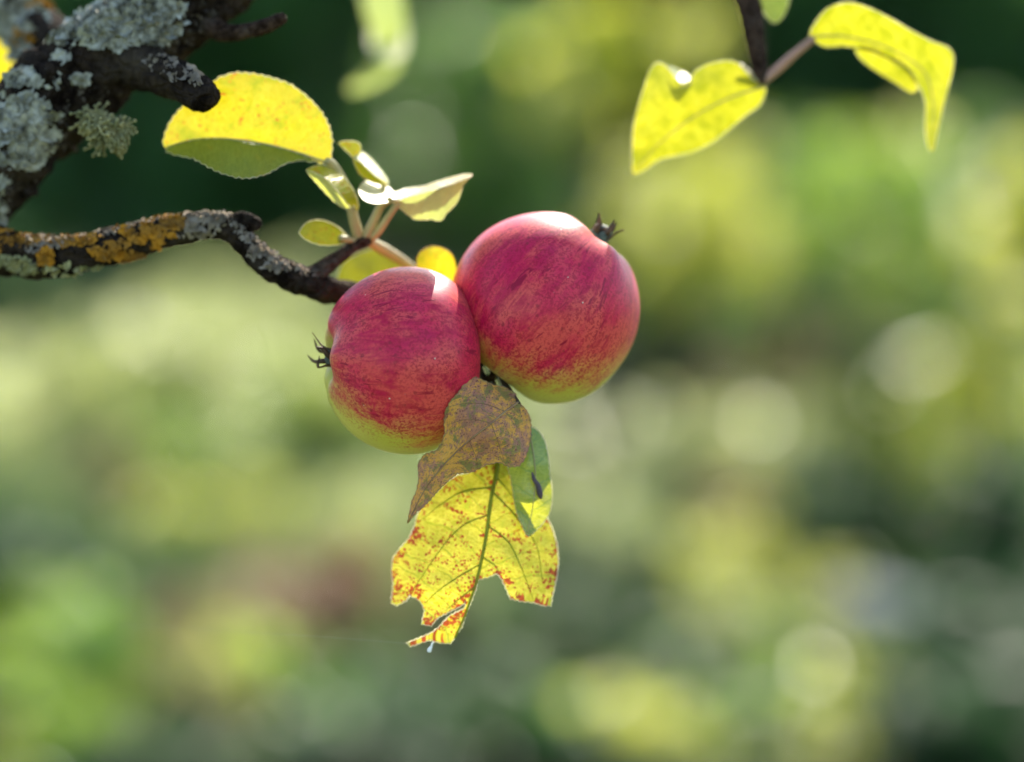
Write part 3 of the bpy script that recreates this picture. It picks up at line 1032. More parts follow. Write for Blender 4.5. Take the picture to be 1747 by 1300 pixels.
# ------------------------------------------------------------------ leaves traced in their own depth
def tps(ctrl):
    """smooth surface through (px, py, w) control points"""
    C = np.array(ctrl, float)
    if len(C) == 1:
        return lambda X: np.full(len(X), C[0, 2])
    P = C[:, :2] / 100.0
    n = len(P)
    d = np.linalg.norm(P[:, None] - P[None], axis=2)
    K = np.where(d > 0, d * d * np.log(d + 1e-12), 0) + np.eye(n) * 1e-4
    if n < 3:
        return lambda X: np.interp(X[:, 0], C[np.argsort(C[:, 0]), 0], C[np.argsort(C[:, 0]), 2])
    Q = np.hstack([np.ones((n, 1)), P])
    A_ = np.zeros((n + 3, n + 3))
    A_[:n, :n] = K; A_[:n, n:] = Q; A_[n:, :n] = Q.T
    b_ = np.concatenate([C[:, 2], np.zeros(3)])
    sol = np.linalg.lstsq(A_, b_, rcond=None)[0]

    def f(X):
        X = np.asarray(X, float) / 100.0
        d_ = np.linalg.norm(X[:, None] - P[None], axis=2)
        k_ = np.where(d_ > 0, d_ * d_ * np.log(d_ + 1e-12), 0)
        return k_ @ sol[:n] + sol[n] + X @ sol[n + 1:]
    return f


def resample(poly, step, closed=True):
    P = [np.array(p, float) for p in poly]
    if closed: P = P + [P[0]]
    out = []
    for a, b in zip(P[:-1], P[1:]):
        L = np.linalg.norm(b - a)
        k = max(1, int(round(L / step)))
        for i in range(k):
            out.append(a + (b - a) * i / k)
    if not closed: out.append(P[-1])
    return np.array(out)


def smooth_closed(poly, sub=3):
    n = len(poly)
    P = [np.array(p, float) for p in poly]
    out = []
    for i in range(n):
        a, b, c, d = P[i - 1], P[i], P[(i + 1) % n], P[(i + 2) % n]
        for k in range(sub):
            t_ = k / sub
            out.append(0.5 * ((2 * b) + (c - a) * t_ + (2 * a - 5 * b + 4 * c - d) * t_ * t_ + (3 * b - a - 3 * c + d) * t_ ** 3))
    return out


def inside(poly, X):
    x, y = X[:, 0], X[:, 1]
    r = np.zeros(len(X), bool)
    n = len(poly)
    for i in range(n):
        x1, y1 = poly[i]; x2, y2 = poly[(i + 1) % n]
        c_ = ((y1 > y) != (y2 > y)) & (x < (x2 - x1) * (y - y1) / (y2 - y1 + 1e-12) + x1)
        r ^= c_
    return r


def seg_dist(X, line):
    """distance, arc length and side of points X to polyline"""
    best = np.full(len(X), 1e9); arc = np.zeros(len(X)); side = np.ones(len(X))
    acc = 0.0
    for a, b in zip(line[:-1], line[1:]):
        a = np.array(a, float); b = np.array(b, float)
        d = b - a; L = np.linalg.norm(d)
        s = np.clip(((X - a) @ d) / (L * L), 0, 1)
        q = a + s[:, None] * d
        dist = np.linalg.norm(X - q, axis=1)
        m = dist < best
        best[m] = dist[m]; arc[m] = acc + s[m] * L
        cr = d[0] * (X[:, 1] - a[1]) - d[1] * (X[:, 0] - a[0])
        side[m] = np.where(cr[m] >= 0, 1, -1)
        acc += L
    return best, arc, side


def panel(outline, ctrl, midrib, step=7.0, serr=0.0, crinkle=0.4, smooth=2, grid=9.0, seed=0):
    poly = smooth_closed(outline, smooth) if smooth > 1 else outline
    B = resample(poly, step)
    if serr:
        n = len(B)
        for i in range(n):
            tan = B[(i + 1) % n] - B[i - 1]
            tan = tan / (np.linalg.norm(tan) + 1e-9)
            B[i] = B[i] + np.array([-tan[1], tan[0]]) * serr * (1 if i % 2 else -0.6) * (0.6 + 0.8 * random.random())
    lo, hi = B.min(0), B.max(0)
    gx_, gy_ = np.meshgrid(np.arange(lo[0], hi[0], grid), np.arange(lo[1], hi[1], grid))
    G = np.stack([gx_.ravel(), gy_.ravel()], 1)
    G[:, 0] += (np.round(G[:, 1] / grid) % 2) * grid / 2
    G += RNG.uniform(-.15, .15, G.shape) * grid
    G = G[inside(B, G)]
    bd = seg_dist(G, list(B) + [B[0]])[0] if len(G) else np.zeros(0)
    G = G[bd > grid * 0.45]
    allp = np.vstack([B, G])
    n = len(B)
    vo, ed, fa, *_ = delaunay_2d_cdt([Vector(p) for p in allp], [(i, (i + 1) % n) for i in range(n)], [], 1, 1e-4)
    X = np.array([tuple(p) for p in vo])
    w = tps(ctrl)(X)
    for i in range(len(X)):
        q = Vector((X[i, 0] * 0.022 + seed, X[i, 1] * 0.022, seed))
        w[i] += crinkle * (noise.noise(q) * 1.6 + 0.7 * noise.noise(q * 2.4))
    V = [near(x_, y_, w_) for (x_, y_), w_ in zip(X, w)]
    d, arc, side = seg_dist(X, midrib)
    mm = PX * FOCUS * 1000
    edge = seg_dist(X, list(B) + [B[0]])[0]
    A_ = np.stack([d * side * mm, arc * mm, edge * mm], 1)
    F = [tuple(f) for f in fa]
    # outline in 3D for the margin
    wB = tps(ctrl)(B)
    for i in range(len(B)):
        q = Vector((B[i, 0] * 0.022 + seed, B[i, 1] * 0.022, seed))
        wB[i] += crinkle * (noise.noise(q) * 1.6 + 0.7 * noise.noise(q * 2.4))
    rim = [near(x_, y_, w_) for (x_, y_), w_ in zip(B, wB)]
    return V, F, A_, rim


def ring_tube(rim, r, n=5):
    N = len(rim)
    V, F = [], []
    for i, p in enumerate(rim):
        d = (rim[(i + 1) % N] - rim[i - 1])
        d = d.normalized() if d.length > 0 else Vector((1, 0, 0))
        x = d.cross(FWD); x = x.normalized() if x.length > 1e-6 else UP
        y = d.cross(x)
        rr = r * (0.6 + 0.8 * random.random())
        for k in range(n):
            a_ = math.tau * k / n
            V.append(p + x * math.cos(a_) * rr + y * math.sin(a_) * rr)
    for i in range(N):
        i2 = (i + 1) % N
        for k in range(n):
            k2 = (k + 1) % n
            F.append((i * n + k, i * n + k2, i2 * n + k2, i2 * n + k))
    return V, F


def leaf(parent, label, panels, midrib, mats, margin=None, margin_r=0.00012, vein_pts=None, vein_r=2.4, vein_mat=None,
         serr=0.0, crinkle=0.4, step=7.0, grid=9.0, smooth=2, seed=0.0, extra_veins=(), vein_w=None):
    """panels: list of (outline px, depth control points, material index)"""
    V, F, MI, AT = [], [], [], []
    rims = []
    for k, (outl, ctrl, mi) in enumerate(panels):
        v_, f_, a_, rim = panel(outl, ctrl, midrib, step, serr, crinkle, smooth, grid, seed)
        o = len(V)
        V += v_; F += [tuple(i + o for i in q) for q in f_]; MI += [mi] * len(f_); AT += a_.tolist()
        rims.append(rim)
    mats = list(mats)
    if margin is not None:
        mats.append(margin)
        for rim in rims:
            v_, f_ = ring_tube(rim, margin_r)
            o = len(V)
            V += v_; F += [tuple(i + o for i in q) for q in f_]; MI += [len(mats) - 1] * len(f_); AT += [(0, 0, 0)] * len(v_)
    o = build('leaf', V, F, mats, parent, mat_idx=MI, vec_attr={'lv': AT})
    o['label'] = label
    surf = tps(panels[0][1])
    def vein(name, pts, r0, r1):
        L = catmull([tuple(p) for p in pts], 6)
        w = surf(np.array(L))
        path = []
        for i, ((x_, y_), w_) in enumerate(zip(L, w)):
            q = Vector((x_ * 0.022 + seed, y_ * 0.022, seed))
            w_ = w_ + crinkle * (noise.noise(q) * 1.6 + 0.7 * noise.noise(q * 2.4))
            s = i / (len(L) - 1)
            path.append((near(x_, y_, w_ - 0.08), (r0 + (r1 - r0) * s) * PX * FOCUS))
        v_, f_ = tube_geo(path, 7)
        build(name, v_, f_, vein_mat or M_VEIN, o)
    if vein_pts:
        vein('midrib', vein_pts, vein_r, vein_r * 0.4)
    for pts in extra_veins:
        vein('vein', pts, vein_r * 0.34, vein_r * 0.12)
    return o


def petiole(parent, pts, mat, name='petiole'):
    v_, f_ = tube_geo(px_path(pts, 6), 10, 0.04, 300)
    return build(name, v_, f_, mat, parent)


# ------------------------------------------------------------------ the apple tree: limb, fruiting branch, leaves
TREE_BASE = Vector((-0.62, 1.15, ground_z(-0.62, 1.15)))
TREE = thing('apple_tree', TREE_BASE, 'old apple tree limb and twig crusted with grey and orange lichen, bearing two apples', 'apple tree')

LIMB = [(-900, 1500, 190, 150), (-560, 1000, 130, 120), (-330, 690, 80, 100), (-190, 500, 60, 90), (-60, 330, 50, 85), (40, 220, 46, 82), (110, 150, 44, 80),
        (210, 80, 44, 75), (330, -5, 46, 68), (430, -90, 50, 62), (600, -260, 70, 54), (900, -520, 110, 42), (1300, -700, 140, 26)]
limb_path = px_path(LIMB, 22)
v_, f_ = tube_geo(limb_path, 72, 0.17, 120, 2.0)
limb = build('limb', v_, f_, M_BARK, TREE)
# trunk from the ground to the limb
a = limb_path[0][0]
tr = []
for i, s in enumerate(np.linspace(0, 1, 14)):
    p = TREE_BASE.lerp(a, s) + Vector((0.03 * math.sin(3 * s), 0.03 * math.sin(2.2 * s), 0)) * (1 - s)
    tr.append((p, 0.085 * (1 - s) + limb_path[0][1] * 1.05 * s + 0.05 * max(0, 0.12 - s)))
v_, f_ = tube_geo(tr, 24, 0.10, 30, 5.0)
build('trunk', v_, f_, M_BARK, TREE)
# fork behind the grey lichen, upper left
v_, f_ = tube_geo(px_path([(150, 130, 60, 45), (80, 70, 80, 48), (30, 0, 100, 44), (-40, -120, 130, 38), (-140, -330, 180, 28)], 8), 20, 0.12, 70, 9.0)
build('side_limb', v_, f_, M_BARK, TREE)
# stub with a dark broken end
stub_pts = [(215, 95, 40, 48), (262, 120, 30, 38), (300, 135, 22, 33), (335, 155, 16, 30), (352, 168, 13, 27), (357, 173, 12, 20)]
v_, f_ = tube_geo(px_path(stub_pts, 8), 22, 0.16, 130, 3.0)
stub = build('broken_stub', v_, f_, M_BARK, TREE)
stub['label'] = 'short broken stub with a dark cut end'
# dead twig
v_, f_ = tube_geo(px_path([(335, 25, 44, 22), (372, 52, 38, 18), (405, 55, 33, 15), (440, 48, 30, 13), (470, 36, 28, 12), (486, 28, 28, 9)], 8), 14, 0.15, 160, 4.0)
build('dead_twig', v_, f_, M_TWIG, TREE)

# fruiting branch
BR = [(-150, 395, 55, 46), (-60, 418, 46, 42), (10, 432, 38, 38), (90, 440, 33, 35), (150, 430, 31, 31), (210, 417, 30, 31), (270, 399, 29, 27), (330, 388, 28, 24),
      (375, 386, 27, 23), (402, 396, 26, 24), (425, 423, 25, 22), (462, 455, 26, 23), (505, 476, 28, 24), (545, 490, 32, 23), (600, 503, 42, 21), (680, 520, 62, 18), (760, 545, 74, 15), (815, 560, 72, 12)]
br_path = px_path(BR, 10)
v_, f_ = tube_geo(br_path, 32, 0.22, 180, 6.0)
branch = build('fruiting_branch', v_, f_, M_BARK, TREE)
branch['label'] = 'thin crooked branch crusted with orange lichen'
v_, f_ = tube_geo(px_path([(395, 388, 26, 20), (415, 380, 25, 18), (432, 381, 24, 15), (440, 390, 24, 10)], 6), 16, 0.2, 160, 8.0)
build('knob', v_, f_, M_BARK, TREE)
v_, f_ = tube_geo(px_path([(520, 478, 30, 17), (545, 463, 30, 15), (575, 441, 31, 12), (600, 422, 32, 11), (622, 411, 33, 11), (632, 408, 34, 7)], 6), 14, 0.14, 200, 1.0)
build('spur', v_, f_, M_TWIG, TREE)


# lichen on the bark, set on the surface of a limb
def surface_point(pts, px, py):
    """point of the near side of a limb given by centre line pts at this pixel"""
    L = np.array(catmull(pts, 10))
    d = np.hypot(L[:, 0] - px, L[:, 1] - py)
    i = int(np.argmin(d))
    x, y, w, r = L[i]
    q = d[i]
    if q > r * 1.02:
        return None
    c = near(x, y, w)
    rr = r * PX * (FOCUS + w * .001)
    off = RIGHT * ((px - x) * PX * FOCUS) - UP * ((py - y) * PX * FOCUS)
    z = math.sqrt(max(0.0, rr * rr - off.length_squared))
    nrm = (off - FWD * z)
    nrm = nrm.normalized() if nrm.length > 1e-6 else -FWD
    return c + nrm * rr, nrm


def lichen(name, pts, blobs, n, size, mat, parent, ruffle=0.5, lift=0.35, label=None):
    V, F = [], []
    tries = 0
    made = 0
    while made < n and tries < n * 8:
        tries += 1
        bx, by, rx, ry = random.choice(blobs)
        a_ = random.random() * math.tau
        q = math.sqrt(random.random())
        sp_ = surface_point(pts, bx + math.cos(a_) * q * rx, by + math.sin(a_) * q * ry)
        if sp_ is None: continue
        p, nr = sp_
        nr = (nr + Vector((random.gauss(0, lift), random.gauss(0, lift), random.gauss(0, lift)))).normalized()
        x = nr.orthogonal().normalized()
        y = nr.cross(x)
        R_ = size * (0.5 + random.random())
        k = 9
        o = len(V)
        V.append(p + nr * 0.0006)
        for i in range(k):
            an = math.tau * i / k
            lob = 0.75 + 0.35 * math.sin(an * 3 + made)
            V.append(p + (x * math.cos(an) + y * math.sin(an)) * R_ * 0.55 * lob + nr * (0.0004 + R_ * 0.18 * random.random()))
        for i in range(k):
            an = math.tau * (i + .2) / k
            lob = 0.7 + 0.45 * math.sin(an * 3 + made) * ruffle + 0.25 * random.random()
            V.append(p + (x * math.cos(an) + y * math.sin(an)) * R_ * lob + nr * (R_ * ruffle * (random.random() * 0.9)))
        for i in range(k):
            i2 = (i + 1) % k
            F.append((o, o + 1 + i, o + 1 + i2))
            F.append((o + 1 + i, o + 1 + k + i, o + 1 + k + i2, o + 1 + i2))
        made += 1
    ob = build(name, V, F, mat, parent)
    ob['kind'] = 'stuff'
    if label: ob['label'] = label
    return ob


lichen('lichen', LIMB, [(200, 30, 105, 58), (150, 45, 70, 40), (260, 40, 60, 45), (120, 10, 60, 40)], 620, 0.0030, M_LICHEN, limb, 0.7, 0.5,
       'thick ruffled grey-green lichen on the top of the limb')
lichen('lichen', LIMB, [(30, 200, 45, 50), (60, 215, 50, 45), (75, 240, 40, 40), (25, 250, 35, 45), (45, 140, 22, 14), (65, 275, 16, 14), (5, 330, 12, 50)], 420, 0.0027, M_LICHEN, limb, 0.6, 0.4,
       'pale grey-blue lichen rosette on the lower limb')
lichen('lichen', LIMB, [(125, 110, 14, 10), (97, 148, 22, 10), (150, 145, 12, 8), (20, 320, 12, 20), (110, 108, 10, 8), (8, 345, 12, 14)], 70, 0.0022, M_LICHEN, limb, 0.5, 0.4,
       'scattered small patches of grey lichen')
lichen('lichen', [(150, 130, 60, 45), (80, 70, 80, 48), (30, 0, 100, 44), (-40, -120, 130, 38)], [(40, 55, 40, 50), (20, 90, 30, 25)], 160, 0.0042, M_LICHEN, TREE.children[2], 0.6, 0.4,
       'blurred grey lichen on the limb behind')
lichen('orange_lichen', [(150, 130, 60, 45), (80, 70, 80, 48), (30, 0, 100, 44), (-40, -120, 130, 38)], [(50, 82, 16, 10), (75, 18, 14, 8)], 40, 0.0040, M_ORANGE, TREE.children[2], 0.6, 0.4)
lichen('orange_lichen', BR, [(230, 405, 70, 26), (260, 395, 50, 24), (190, 432, 30, 16), (300, 380, 25, 12), (225, 440, 25, 10), (85, 440, 12, 14), (10, 410, 26, 20), (60, 410, 40, 10), (130, 412, 40, 9)], 520, 0.0016, M_ORANGE, branch, 0.6, 0.7,
       'orange lichen crust along the top of the thin branch')
lichen('lichen', BR, [(65, 415, 16, 18), (100, 410, 20, 12), (350, 372, 40, 10), (390, 374, 30, 12), (450, 432, 25, 9), (480, 455, 30, 8), (340, 395, 40, 14)], 240, 0.0014, M_FUZZ, branch, 0.7, 0.8)
lichen('lichen', BR, [(x_, y_ - r_ * 0.82, 16, r_ * 0.16) for x_, y_, w_, r_ in catmull(BR[2:14], 4)], 420, 0.0010, M_FUZZ, branch, 0.9, 0.9,  # pale lobes added along the top edge to imitate its rim light
       'pale crust fringe added along the branch top for its sunlit rim')
lichen('lichen', LIMB, [(x_ + r_ * 0.55, y_ + r_ * 0.55, 26, 26) for x_, y_, w_, r_ in catmull(LIMB[4:9], 4)], 160, 0.0012, M_CRUST, limb, 0.8, 0.9)
lichen('olive_lichen', BR, [(20, 448, 22, 10), (110, 462, 90, 9), (45, 455, 25, 10)], 120, 0.0016, M_OLIVE, branch, 0.6, 0.8)
lichen('lichen', stub_pts, [(300, 125, 30, 14), (325, 140, 22, 14), (280, 110, 25, 12)], 70, 0.0016, M_FUZZ, stub, 0.6, 0.6)


# fruticose tuft hanging under the limb
def tuft(px, py, w, n, ln, parent):
    parts = []
    c = near(px, py, w)
    for i in range(n):
        d = Vector((random.gauss(0.35, 0.6), random.gauss(-0.2, 0.5), random.gauss(-0.55, 0.45))).normalized()
        p = c + Vector((random.gauss(0, .0016), random.gauss(0, .0016), random.gauss(0, .0016)))
        path = [(p, 0.0005)]
        for k in range(4):
            d = (d + Vector((random.gauss(0, .35), random.gauss(0, .35), random.gauss(0, .35)))).normalized()
            p = p + d * ln / 4 * (0.6 + 0.7 * random.random())
            path.append((p, 0.00045 - 0.00006 * k + (0.0005 if k == 3 else 0)))
        parts.append((*tube_geo(path, 5), 0))
    v_, f_, _ = join_geo(parts)
    o = build('lichen_tuft', v_, f_, M_OLIVE, parent)
    o['kind'] = 'stuff'
    o['label'] = 'bushy olive lichen tuft hanging under the limb'


tuft(158, 200, 28, 60, 0.0065, limb)
tuft(180, 212, 26, 90, 0.0060, limb)
tuft(205, 214, 27, 60, 0.0045, limb)
tuft(198, 238, 26, 60, 0.0040, limb)
tuft(172, 232, 29, 40, 0.0050, limb)

# ---- leaves of the spur
NODE = (622, 410, 33)
big_mid = [(560, 278), (500, 258), (440, 243), (380, 236), (330, 238), (284, 250)]
L1 = leaf(TREE, 'large yellow leaf with its lower half folded under, beside the broken stub',
          [([(562, 276), (567, 240), (556, 203), (532, 172), (492, 142), (440, 127), (400, 124), (368, 136), (340, 160), (308, 185), (288, 212), (279, 240), (284, 252), (330, 238), (380, 236), (440, 243), (500, 258), (545, 278)],
            [(560, 276, 30), (500, 258, 30), (380, 236, 30), (284, 250, 31), (420, 126, 27), (520, 165, 28), (320, 180, 30), (440, 190, 27)], 0),
           ([(545, 278), (500, 258), (440, 243), (380, 236), (330, 238), (284, 252), (296, 264), (330, 270), (350, 282), (385, 298), (420, 304), (455, 297), (485, 280), (515, 273)],
            [(545, 278, 30), (500, 258, 30), (380, 236, 30), (284, 252, 31), (420, 303, 12), (330, 270, 19), (485, 280, 20)], 1)],
          big_mid, [M_YELLOW, M_LEAF_UNDER], M_MARGIN, 0.00016, big_mid, 2.2, M_VEIN_PALE, serr=1.6, crinkle=0.6, seed=1.3)
petiole(L1, [(556, 272, 30, 7), (572, 286, 32, 7), (596, 330, 34, 7), (606, 375, 34, 7), (616, 408, 33, 8)], M_PETIOLE)

m2 = [(603, 358), (580, 325), (560, 300), (524, 290)]
L2 = leaf(TREE, 'small yellow leaf folded lengthwise above the leaf node',
          [([(522, 290), (545, 281), (570, 290), (590, 306), (606, 330), (612, 354), (602, 360), (585, 338), (560, 308), (540, 296)],
            [(522, 290, 24), (570, 290, 30), (612, 354, 30), (602, 360, 27), (560, 308, 22)], 0),
           ([(522, 290), (540, 296), (560, 308), (585, 338), (602, 360), (580, 352), (556, 330), (538, 310)],
            [(522, 290, 24), (560, 308, 22), (602, 360, 27), (556, 330, 27), (580, 352, 28)], 1)],
          m2, [M_YELLOW, M_PALE], M_MARGIN, 0.00014, None, serr=0.5, crinkle=0.3, seed=2.1)
petiole(L2, [(598, 352, 28, 8), (604, 378, 30, 9), (612, 408, 33, 9)], M_PETIOLE)

m3 = [(658, 312), (630, 280), (610, 256), (580, 244)]
L3 = leaf(TREE, 'small curled yellow leaf with a white sheen behind the leaf node',
          [([(577, 244), (592, 240), (612, 243), (616, 256), (606, 270), (594, 260)], [(577, 244, 34), (612, 243, 36), (606, 270, 33)], 0),
           ([(606, 268), (614, 257), (628, 266), (645, 284), (660, 304), (662, 314), (640, 300), (620, 280)],
            [(614, 257, 40), (645, 284, 44), (662, 314, 40), (640, 300, 32), (608, 268, 32)], 1),
           ([(603, 270), (620, 281), (640, 300), (662, 314), (640, 313), (618, 302), (608, 288)], [(603, 270, 33), (640, 300, 32), (662, 314, 38), (618, 302, 35)], 0)],
          m3, [M_YELLOW, M_PALE], M_MARGIN, 0.00014, None, serr=0.3, crinkle=0.25, seed=3.7)
petiole(L3, [(655, 312, 39, 5), (650, 345, 40, 5), (636, 385, 38, 6), (624, 410, 34, 7)], M_PETIOLE)

m4 = [(668, 336), (700, 330), (750, 318), (804, 299)]
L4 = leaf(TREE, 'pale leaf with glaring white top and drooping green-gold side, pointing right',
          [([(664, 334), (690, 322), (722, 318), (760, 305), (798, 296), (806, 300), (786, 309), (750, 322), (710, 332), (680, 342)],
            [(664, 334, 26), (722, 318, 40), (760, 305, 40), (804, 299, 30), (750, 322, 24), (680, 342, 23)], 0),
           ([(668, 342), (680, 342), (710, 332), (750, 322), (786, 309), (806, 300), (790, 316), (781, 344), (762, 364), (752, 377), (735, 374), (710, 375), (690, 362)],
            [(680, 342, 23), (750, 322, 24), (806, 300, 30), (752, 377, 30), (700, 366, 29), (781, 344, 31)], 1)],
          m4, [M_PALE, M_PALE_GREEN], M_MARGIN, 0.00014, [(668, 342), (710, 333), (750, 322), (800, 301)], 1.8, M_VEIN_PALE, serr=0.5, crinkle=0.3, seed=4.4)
petiole(L4, [(680, 345, 25, 6), (664, 368, 28, 6), (646, 394, 31, 7), (630, 410, 34, 7)], M_PETIOLE)
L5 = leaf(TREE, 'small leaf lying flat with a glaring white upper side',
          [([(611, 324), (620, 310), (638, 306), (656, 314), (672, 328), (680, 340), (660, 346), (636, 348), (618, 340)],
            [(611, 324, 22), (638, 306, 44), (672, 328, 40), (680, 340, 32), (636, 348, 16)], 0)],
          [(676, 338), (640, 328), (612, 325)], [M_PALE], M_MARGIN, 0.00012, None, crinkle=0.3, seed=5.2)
petiole(L5, [(668, 340, 28, 6), (650, 352, 29, 7), (638, 376, 31, 8), (622, 408, 33, 8)], M_PETIOLE)

L6 = leaf(TREE, 'small oval yellow leaf pointing left above the branch',
          [([(510, 396), (524, 379), (548, 375), (574, 385), (590, 400), (600, 410), (575, 418), (545, 418), (522, 409)],
            [(510, 396, 22), (548, 375, 30), (600, 410, 31), (545, 418, 24)], 0)],
          [(600, 409), (560, 400), (512, 396)], [M_YELLOW], M_MARGIN, 0.00013, None, serr=0.4, crinkle=0.3, seed=6.2)
petiole(L6, [(580, 406, 28, 6), (600, 410, 31, 6), (620, 411, 33, 6)], M_PETIOLE)

L7 = leaf(TREE, 'yellow leaf half hidden behind the top of the left apple',
          [([(576, 472), (584, 450), (602, 436), (636, 424), (668, 434), (692, 452), (690, 500), (640, 520), (600, 510), (580, 495)],
            [(576, 472, 56), (636, 424, 66), (692, 460, 60), (640, 520, 54)], 0)],
          [(640, 424), (630, 470), (630, 516)], [M_BRIGHT], M_MARGIN, 0.00013, None, crinkle=0.5, seed=7.1)
petiole(L7, [(626, 410, 35, 9), (655, 426, 44, 10), (690, 448, 52, 9), (725, 478, 60, 8), (780, 530, 70, 8)], M_PETIOLE)

L8 = leaf(TREE, 'yellow leaf standing up between the two apples',
          [([(711, 452), (714, 432), (734, 420), (758, 424), (774, 438), (780, 470), (784, 510), (765, 530), (740, 500), (720, 475)],
            [(711, 452, 36), (734, 420, 40), (774, 438, 40), (765, 525, 52), (740, 470, 44)], 0)],
          [(770, 525), (755, 480), (738, 424)], [M_YELLOW], M_MARGIN_BROWN, 0.00016, None, serr=0.7, crinkle=0.6, seed=8.8)
petiole(L8, [(768, 520, 52, 6), (790, 545, 62, 6), (815, 560, 70, 6)], M_PETIOLE)

# ---- hanging cluster under the apples
YO = [(850, 776), (828, 792), (800, 806), (780, 810), (762, 822), (742, 842), (724, 856), (711, 879), (708, 895), (698, 918), (683, 934), (670, 952), (668, 974),
      (671, 996), (667, 1029), (677, 1033), (693, 1025), (699, 1015), (709, 1020), (719, 1029), (724, 1042), (719, 1065), (736, 1068), (746, 1055), (768, 1043),
      (788, 1033), (795, 1025), (793, 1037), (766, 1051), (747, 1071), (735, 1080), (714, 1089), (693, 1097), (700, 1103), (733, 1092), (751, 1097), (769, 1098),
      (776, 1087), (788, 1070), (794, 1050), (804, 1027), (813, 1002), (814, 990), (832, 985), (848, 978), (857, 990), (865, 1008), (871, 1022), (891, 1026),
      (911, 1028), (926, 1033), (940, 1034), (943, 1015), (950, 985), (953, 957), (950, 926), (942, 900), (928, 872), (912, 838), (892, 800), (870, 778)]
ymid = [(852, 770), (846, 812), (838, 850), (831, 905), (823, 948), (813, 992), (803, 1022), (790, 1058), (776, 1088)]
YC = [(850, 780, 23), (838, 850, 16), (823, 948, 12), (803, 1022, 11), (770, 1090, 12), (694, 1098, 13), (740, 842, 20), (708, 895, 19), (668, 974, 20), (669, 1028, 19),
      (720, 1000, 12), (930, 880, 22), (952, 950, 20), (938, 1032, 13), (880, 960, 14), (780, 900, 15)]
L9 = leaf(TREE, 'torn back-lit yellow leaf with rust-red spots hanging below the apples',
          [(YO, YC, 0)], ymid, [M_SPOTTED], M_MARGIN, 0.00022, ymid, 4.2, M_VEIN, serr=0.9, crinkle=0.7, step=4.5, grid=7.0, smooth=1, seed=9.5,
          extra_veins=[[(836, 877), (795, 893), (765, 920), (730, 968), (700, 1014)], [(846, 812), (862, 830), (877, 850)], [(842, 830), (790, 838), (750, 862), (716, 890)],
                       [(833, 897), (868, 925), (890, 970), (910, 1022)], [(823, 950), (845, 965), (850, 976)], [(820, 962), (780, 985), (745, 1010), (724, 1030)],
                       [(840, 838), (880, 880), (915, 930), (925, 990)], [(811, 1000), (788, 1018), (760, 1042)]])
petiole(L9, [(850, 785, 22.5, 5), (853, 745, 24, 5), (848, 700, 26, 6), (840, 640, 45, 6), (820, 580, 68, 7)], M_PETIOLE_SHADED)
# small silk curl at the torn tip
petiole(L9, [(745, 1094, 12.5, 1.2), (738, 1097, 12, 1.6), (736, 1103, 12, 1.8), (733, 1108, 12, 3.6), (732, 1112, 12, 3.4)], M_SILK, 'silk_curl')

gmid = [(905, 745), (912, 790), (913, 830), (908, 870), (900, 912)]
L10 = leaf(TREE, 'green leaf with a back-lit yellow lower half, right of the torn leaf',
           [([(904, 727), (922, 739), (931, 757), (936, 781), (938, 808), (942, 832), (942, 855), (938, 875), (930, 888), (918, 902), (907, 912), (899, 914), (891, 898), (883, 879),
              (877, 855), (874, 832), (870, 812), (866, 796), (866, 770), (885, 745)],
             [(904, 727, 15), (931, 757, 17), (905, 790, 11), (940, 845, 18), (900, 913, 13), (870, 812, 15), (910, 850, 11), (880, 750, 14), (885, 880, 14), (925, 800, 14)], 0)],
           gmid, [M_GREEN], M_MARGIN, 0.00016, gmid, 1.5, M_VEIN_PALE, serr=0.8, crinkle=0.5, step=4.5, grid=7.0, seed=10.4)
petiole(L10, [(905, 745, 13.5, 4), (890, 715, 16, 4), (865, 670, 30, 5), (838, 610, 55, 5), (818, 565, 70, 6)], M_PETIOLE_SHADED)
# little dark larva-like scar on the green leaf
petiole(L10, [(908, 806, 10, 1.5), (911, 818, 10, 3.5), (918, 828, 11, 4.5), (921, 842, 12, 5), (923, 850, 13, 2.5)], M_SCAR, 'dark_scar')

bmid = [(884, 686), (862, 702), (838, 722), (800, 752), (760, 790), (725, 835), (697, 890)]
BO = [(796, 648), (812, 643), (838, 655), (862, 661), (880, 672), (885, 685), (899, 700), (906, 716), (906, 740), (902, 765), (896, 783), (886, 795), (870, 797), (852, 789),
      (830, 793), (805, 806), (780, 808), (764, 821), (748, 836), (735, 852), (722, 865), (712, 873), (695, 893), (698, 875), (702, 855), (710, 838), (714, 820), (713, 790),
      (724, 775), (745, 768), (755, 752), (759, 735), (757, 720), (760, 700), (768, 685), (784, 667)]
BC = [(800, 650, -6), (838, 655, 2), (880, 672, 8), (906, 720, 10), (896, 783, 3), (870, 797, 0), (850, 720, -7), (884, 690, 2), (805, 760, -7), (780, 808, -1), (758, 735, -4),
      (714, 790, 2), (745, 800, -5), (697, 885, 3), (830, 793, -3), (765, 690, -8), (815, 695, -9), (870, 740, -3)]
L11 = leaf(TREE, 'withered brown and purple mottled leaf hanging in front of the apples',
           [(BO, BC, 0)], bmid, [M_WITHERED], M_MARGIN_BROWN, 0.00016, bmid, 2.0, M_VEIN_BROWN, serr=0.9, crinkle=1.7, step=4.5, grid=5.0, smooth=1, seed=11.6,
           extra_veins=[[(862, 702), (830, 690), (795, 688), (766, 694)], [(838, 722), (800, 715), (762, 725)], [(838, 722), (850, 755), (862, 792)], [(800, 752), (812, 780), (815, 800)]])
petiole(L11, [(884, 688, 2, 4), (872, 668, 12, 4), (852, 640, 26, 5), (832, 600, 50, 5), (816, 562, 70, 6)], M_PETIOLE_SHADED)

